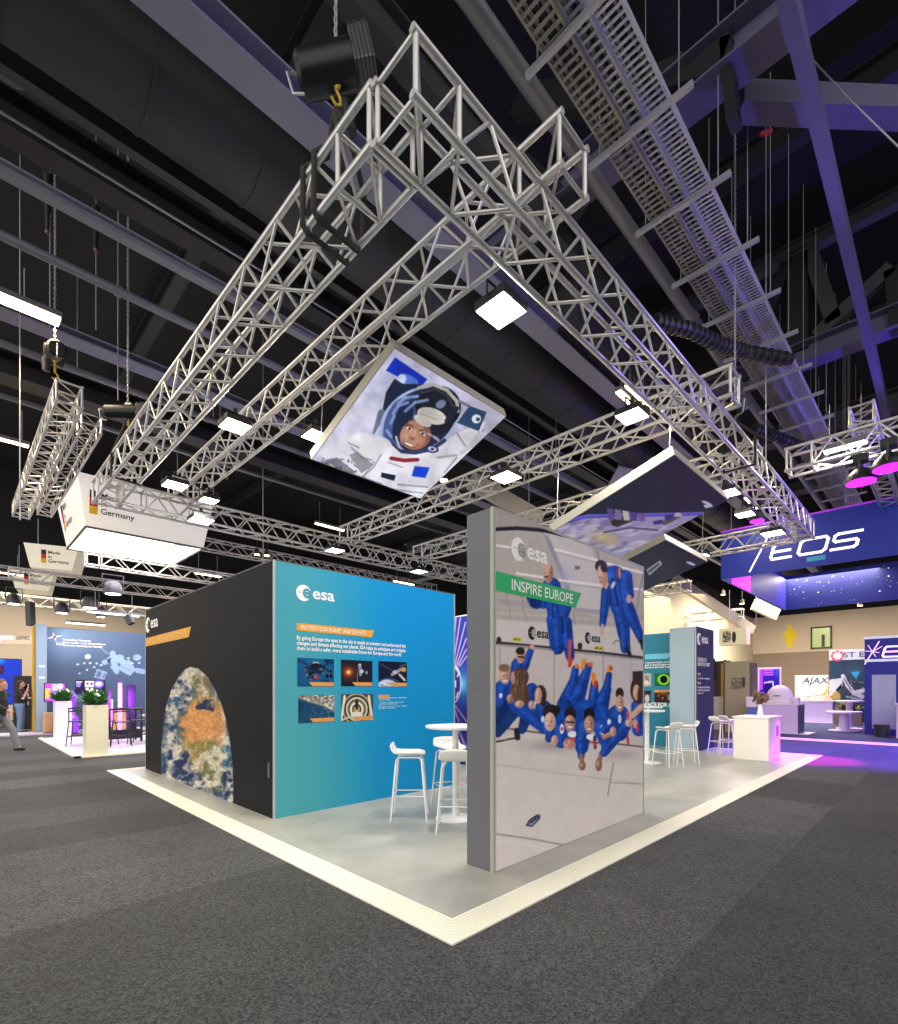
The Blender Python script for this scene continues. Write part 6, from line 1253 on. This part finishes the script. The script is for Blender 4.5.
MB().box(sx,sx+.15,b.y,a.y+.8,.02,1.25).build('low_panel', mat('cream_panel','#cfc6ae',.6), t); MB().box(sx+.6,sx+.7,b.y,a.y+.8,.02,b.z).build('back_panel', mat('brown_dark','#4a3c30',.7), t); MB().box(sx+.55,sx+.6,b.y+.15,b.y+.30,1.2,b.z-.1).build('yellow_strip', mat('mustard_panel'), t); MB().box(sx-.02,sx+.1,b.y-.05,b.y+.05,.02,b.z).build('post', mat('olive_dark'), t); MB().box(sx+.5,sx+.55,b.y+.5,b.y+1.1,1.9,2.7).build('screen_panel', BLACK, t)
t = thing('hanging_lightbox','pale yellow hanging sign box with black lettering above the sage wall','hanging sign',(19,3,3.6)); sx = 19; a = on_x(719,643,sx); b = on_x(733,628,sx); c_ = on_x(746,648,sx)
MB().box(sx,sx+.5,b.y-.45,a.y,a.z-.1,b.z).build('sign_box', mat('pale_yellow','#dcd5a8',.6,0,.2,'#fff3c0'), t)
mb = MB()
for s, y in (('ALPHA',637),('CREW',642)): o = on_x(722.5,y,sx); letters('', s,(sx-.004,o.y,o.z),LX,UZ,.20,.30,None,None,bold=.05,mb=mb)
o = on_x(734,641,sx); disc(mb,(sx-.002,o.y,o.z+.15),LX,UZ,.22,.003,12,.07); mb.build('sign_letters', INK, t)
for dy in (.3,1.2): MB().tube((sx+.25,a.y-dy,b.z),(sx+.25,a.y-dy,b.z+1.5),.01,5).build('suspension_wire', STEEL, t)
t = thing('display_stand','white lit display box on a blue stand beyond the white counter','display',(16.8,0,.02)); sx = 16.6; a = on_x(746,712,sx); b = on_x(756,697,sx); m = on_x(750,707,sx)
MB().box(sx,sx+.4,b.y,a.y,m.z,b.z).build('box', WHITE, t, bevel=.01); MB().box(sx+.02,sx+.38,b.y+.03,a.y-.03,.02,m.z).build('base', mat('blue_base','#5f7fc0',.5), t)
# pictogram and window on the end wall
t = thing('pictogram_sign','big flat yellow pictogram of a person in a dress on the beige wall','sign',(35.95,0,4)); kx = 36
f = on_x(790,636,kx); s = (on_x(790,624.5,kx).z-on_x(790,648,kx).z)/2
Y_ = mat('sign_yellow','#f6d818',.6); q = MB(); disc(q,(kx-.01,f.y,f.z+s*.78),LX,UZ,s*.2,.0,18)
O = [(-.18,.55),(.18,.55),(.36,.40),(.56,-.12),(.46,-.20),(.30,.10),(.42,-.42),(.20,-.42),(.20,-1),(-.20,-1),(-.20,-.42),(-.42,-.42),(-.30,.10),(-.46,-.20),(-.56,-.12),(-.36,.40)]
q.prism([(x*s,y*s) for x,y in O],(kx-.01,f.y,f.z),LX,UZ,(-1,0,0),.02); q.build('figure_board', Y_, t)
a = on_x(811,649,kx); b = on_x(832,626,kx); tw = thing('window_1','green tinted window high on the beige end wall','window',(kx,a.y,a.z)); tw['kind'] = 'structure'; fm = mat('window_frame_dark','#3a382c',.5)
MB().box(kx-.12,kx,b.y,a.y,a.z,a.z+.08).box(kx-.12,kx,b.y,a.y,b.z-.08,b.z).box(kx-.12,kx,b.y,b.y+.08,a.z,b.z).box(kx-.12,kx,a.y-.08,a.y,a.z,b.z).build('window_frame', fm, tw)
MB().box(kx-.05,kx-.02,b.y+.08,a.y-.08,a.z+.08,b.z-.08).build('window_pane', mat('green_pane','#9aa86a',.2,0,.35,'#c2cf8a'), tw); MB().box(kx-.13,kx-.05,b.y+.35,b.y+.5,a.z+.1,b.z-.5).build('window_mullion', fm, tw)
# lights without fixtures: blue stand colour, added beam tint, hall and stand fill
area('banner_lamp',(20.5,-2,6.2),220,5,'#8f6bff'); area('banner_lamp',(20,2.6,5.0),160,2.5,'#f0b8ff')
spot('edge_tint_spot',(12.6,-.3,5.0),(11.1,.12,0),6000,24,'#ff00c8'); spot('edge_tint_spot',(15,-2.5,5.6),(13.6,-1.0,0),9000,62,'#4a2cff')  # added spots without fixtures, tinting the edge strip and the carpet
spot('beam_tint_spot',(13.5,-3,5.6),(9,0,9),700,110,'#7a5cff'); spot('beam_tint_spot',(7,-2.5,6.4),(3,2,9.4),200,120,'#8a78ff')  # added violet spots, no uplights hang here; they tint the roof beams
area('stand_lamp',(3,15.5,5.2),260,4,'#efe4ff'); area('stand_lamp',(4,19.2,4.6),110,3,'#dfe6ff'); area('stand_lamp',(-3,21,5),160,3,'#fff0e0'); area('hall_fill',(27,3,6.5),1900,6,'#fff0dc'); area('hall_fill',(20,5.6,5.8),200,4,'#fff0cc'); area('hall_fill',(2,26,6),400,6,'#fff0dc')  # soft area lights without fixtures; the hall ones added to brighten the far walls
# ================================================================== camera and view
cam = bpy.data.cameras.new('camera'); co = bpy.data.objects.new('camera', cam); COL.objects.link(co)
cam.sensor_fit = 'HORIZONTAL'; cam.sensor_width = 36; cam.lens = F/898*36; cam.shift_y = (PY0-512)/898; cam.clip_end = 200
co.location = (CX,CY,CZ); co.rotation_euler = (PI/2,0,-PI/4); SC.camera = co
SC.view_settings.view_transform = 'Standard'; SC.view_settings.look = 'None'; SC.view_settings.gamma = 1; SC.view_settings.exposure = 0.28
try: SC.view_settings.use_curve_mapping = False
except Exception: pass
SC.cycles.use_denoising = True
try: SC.cycles.denoiser = 'OPENIMAGEDENOISE'
except Exception: pass
SC.cycles.max_bounces = 6; SC.cycles.diffuse_bounces = 3; SC.cycles.glossy_bounces = 3; SC.cycles.sample_clamp_indirect = 6; SC.cycles.caustics_reflective = False; SC.cycles.caustics_refractive = False
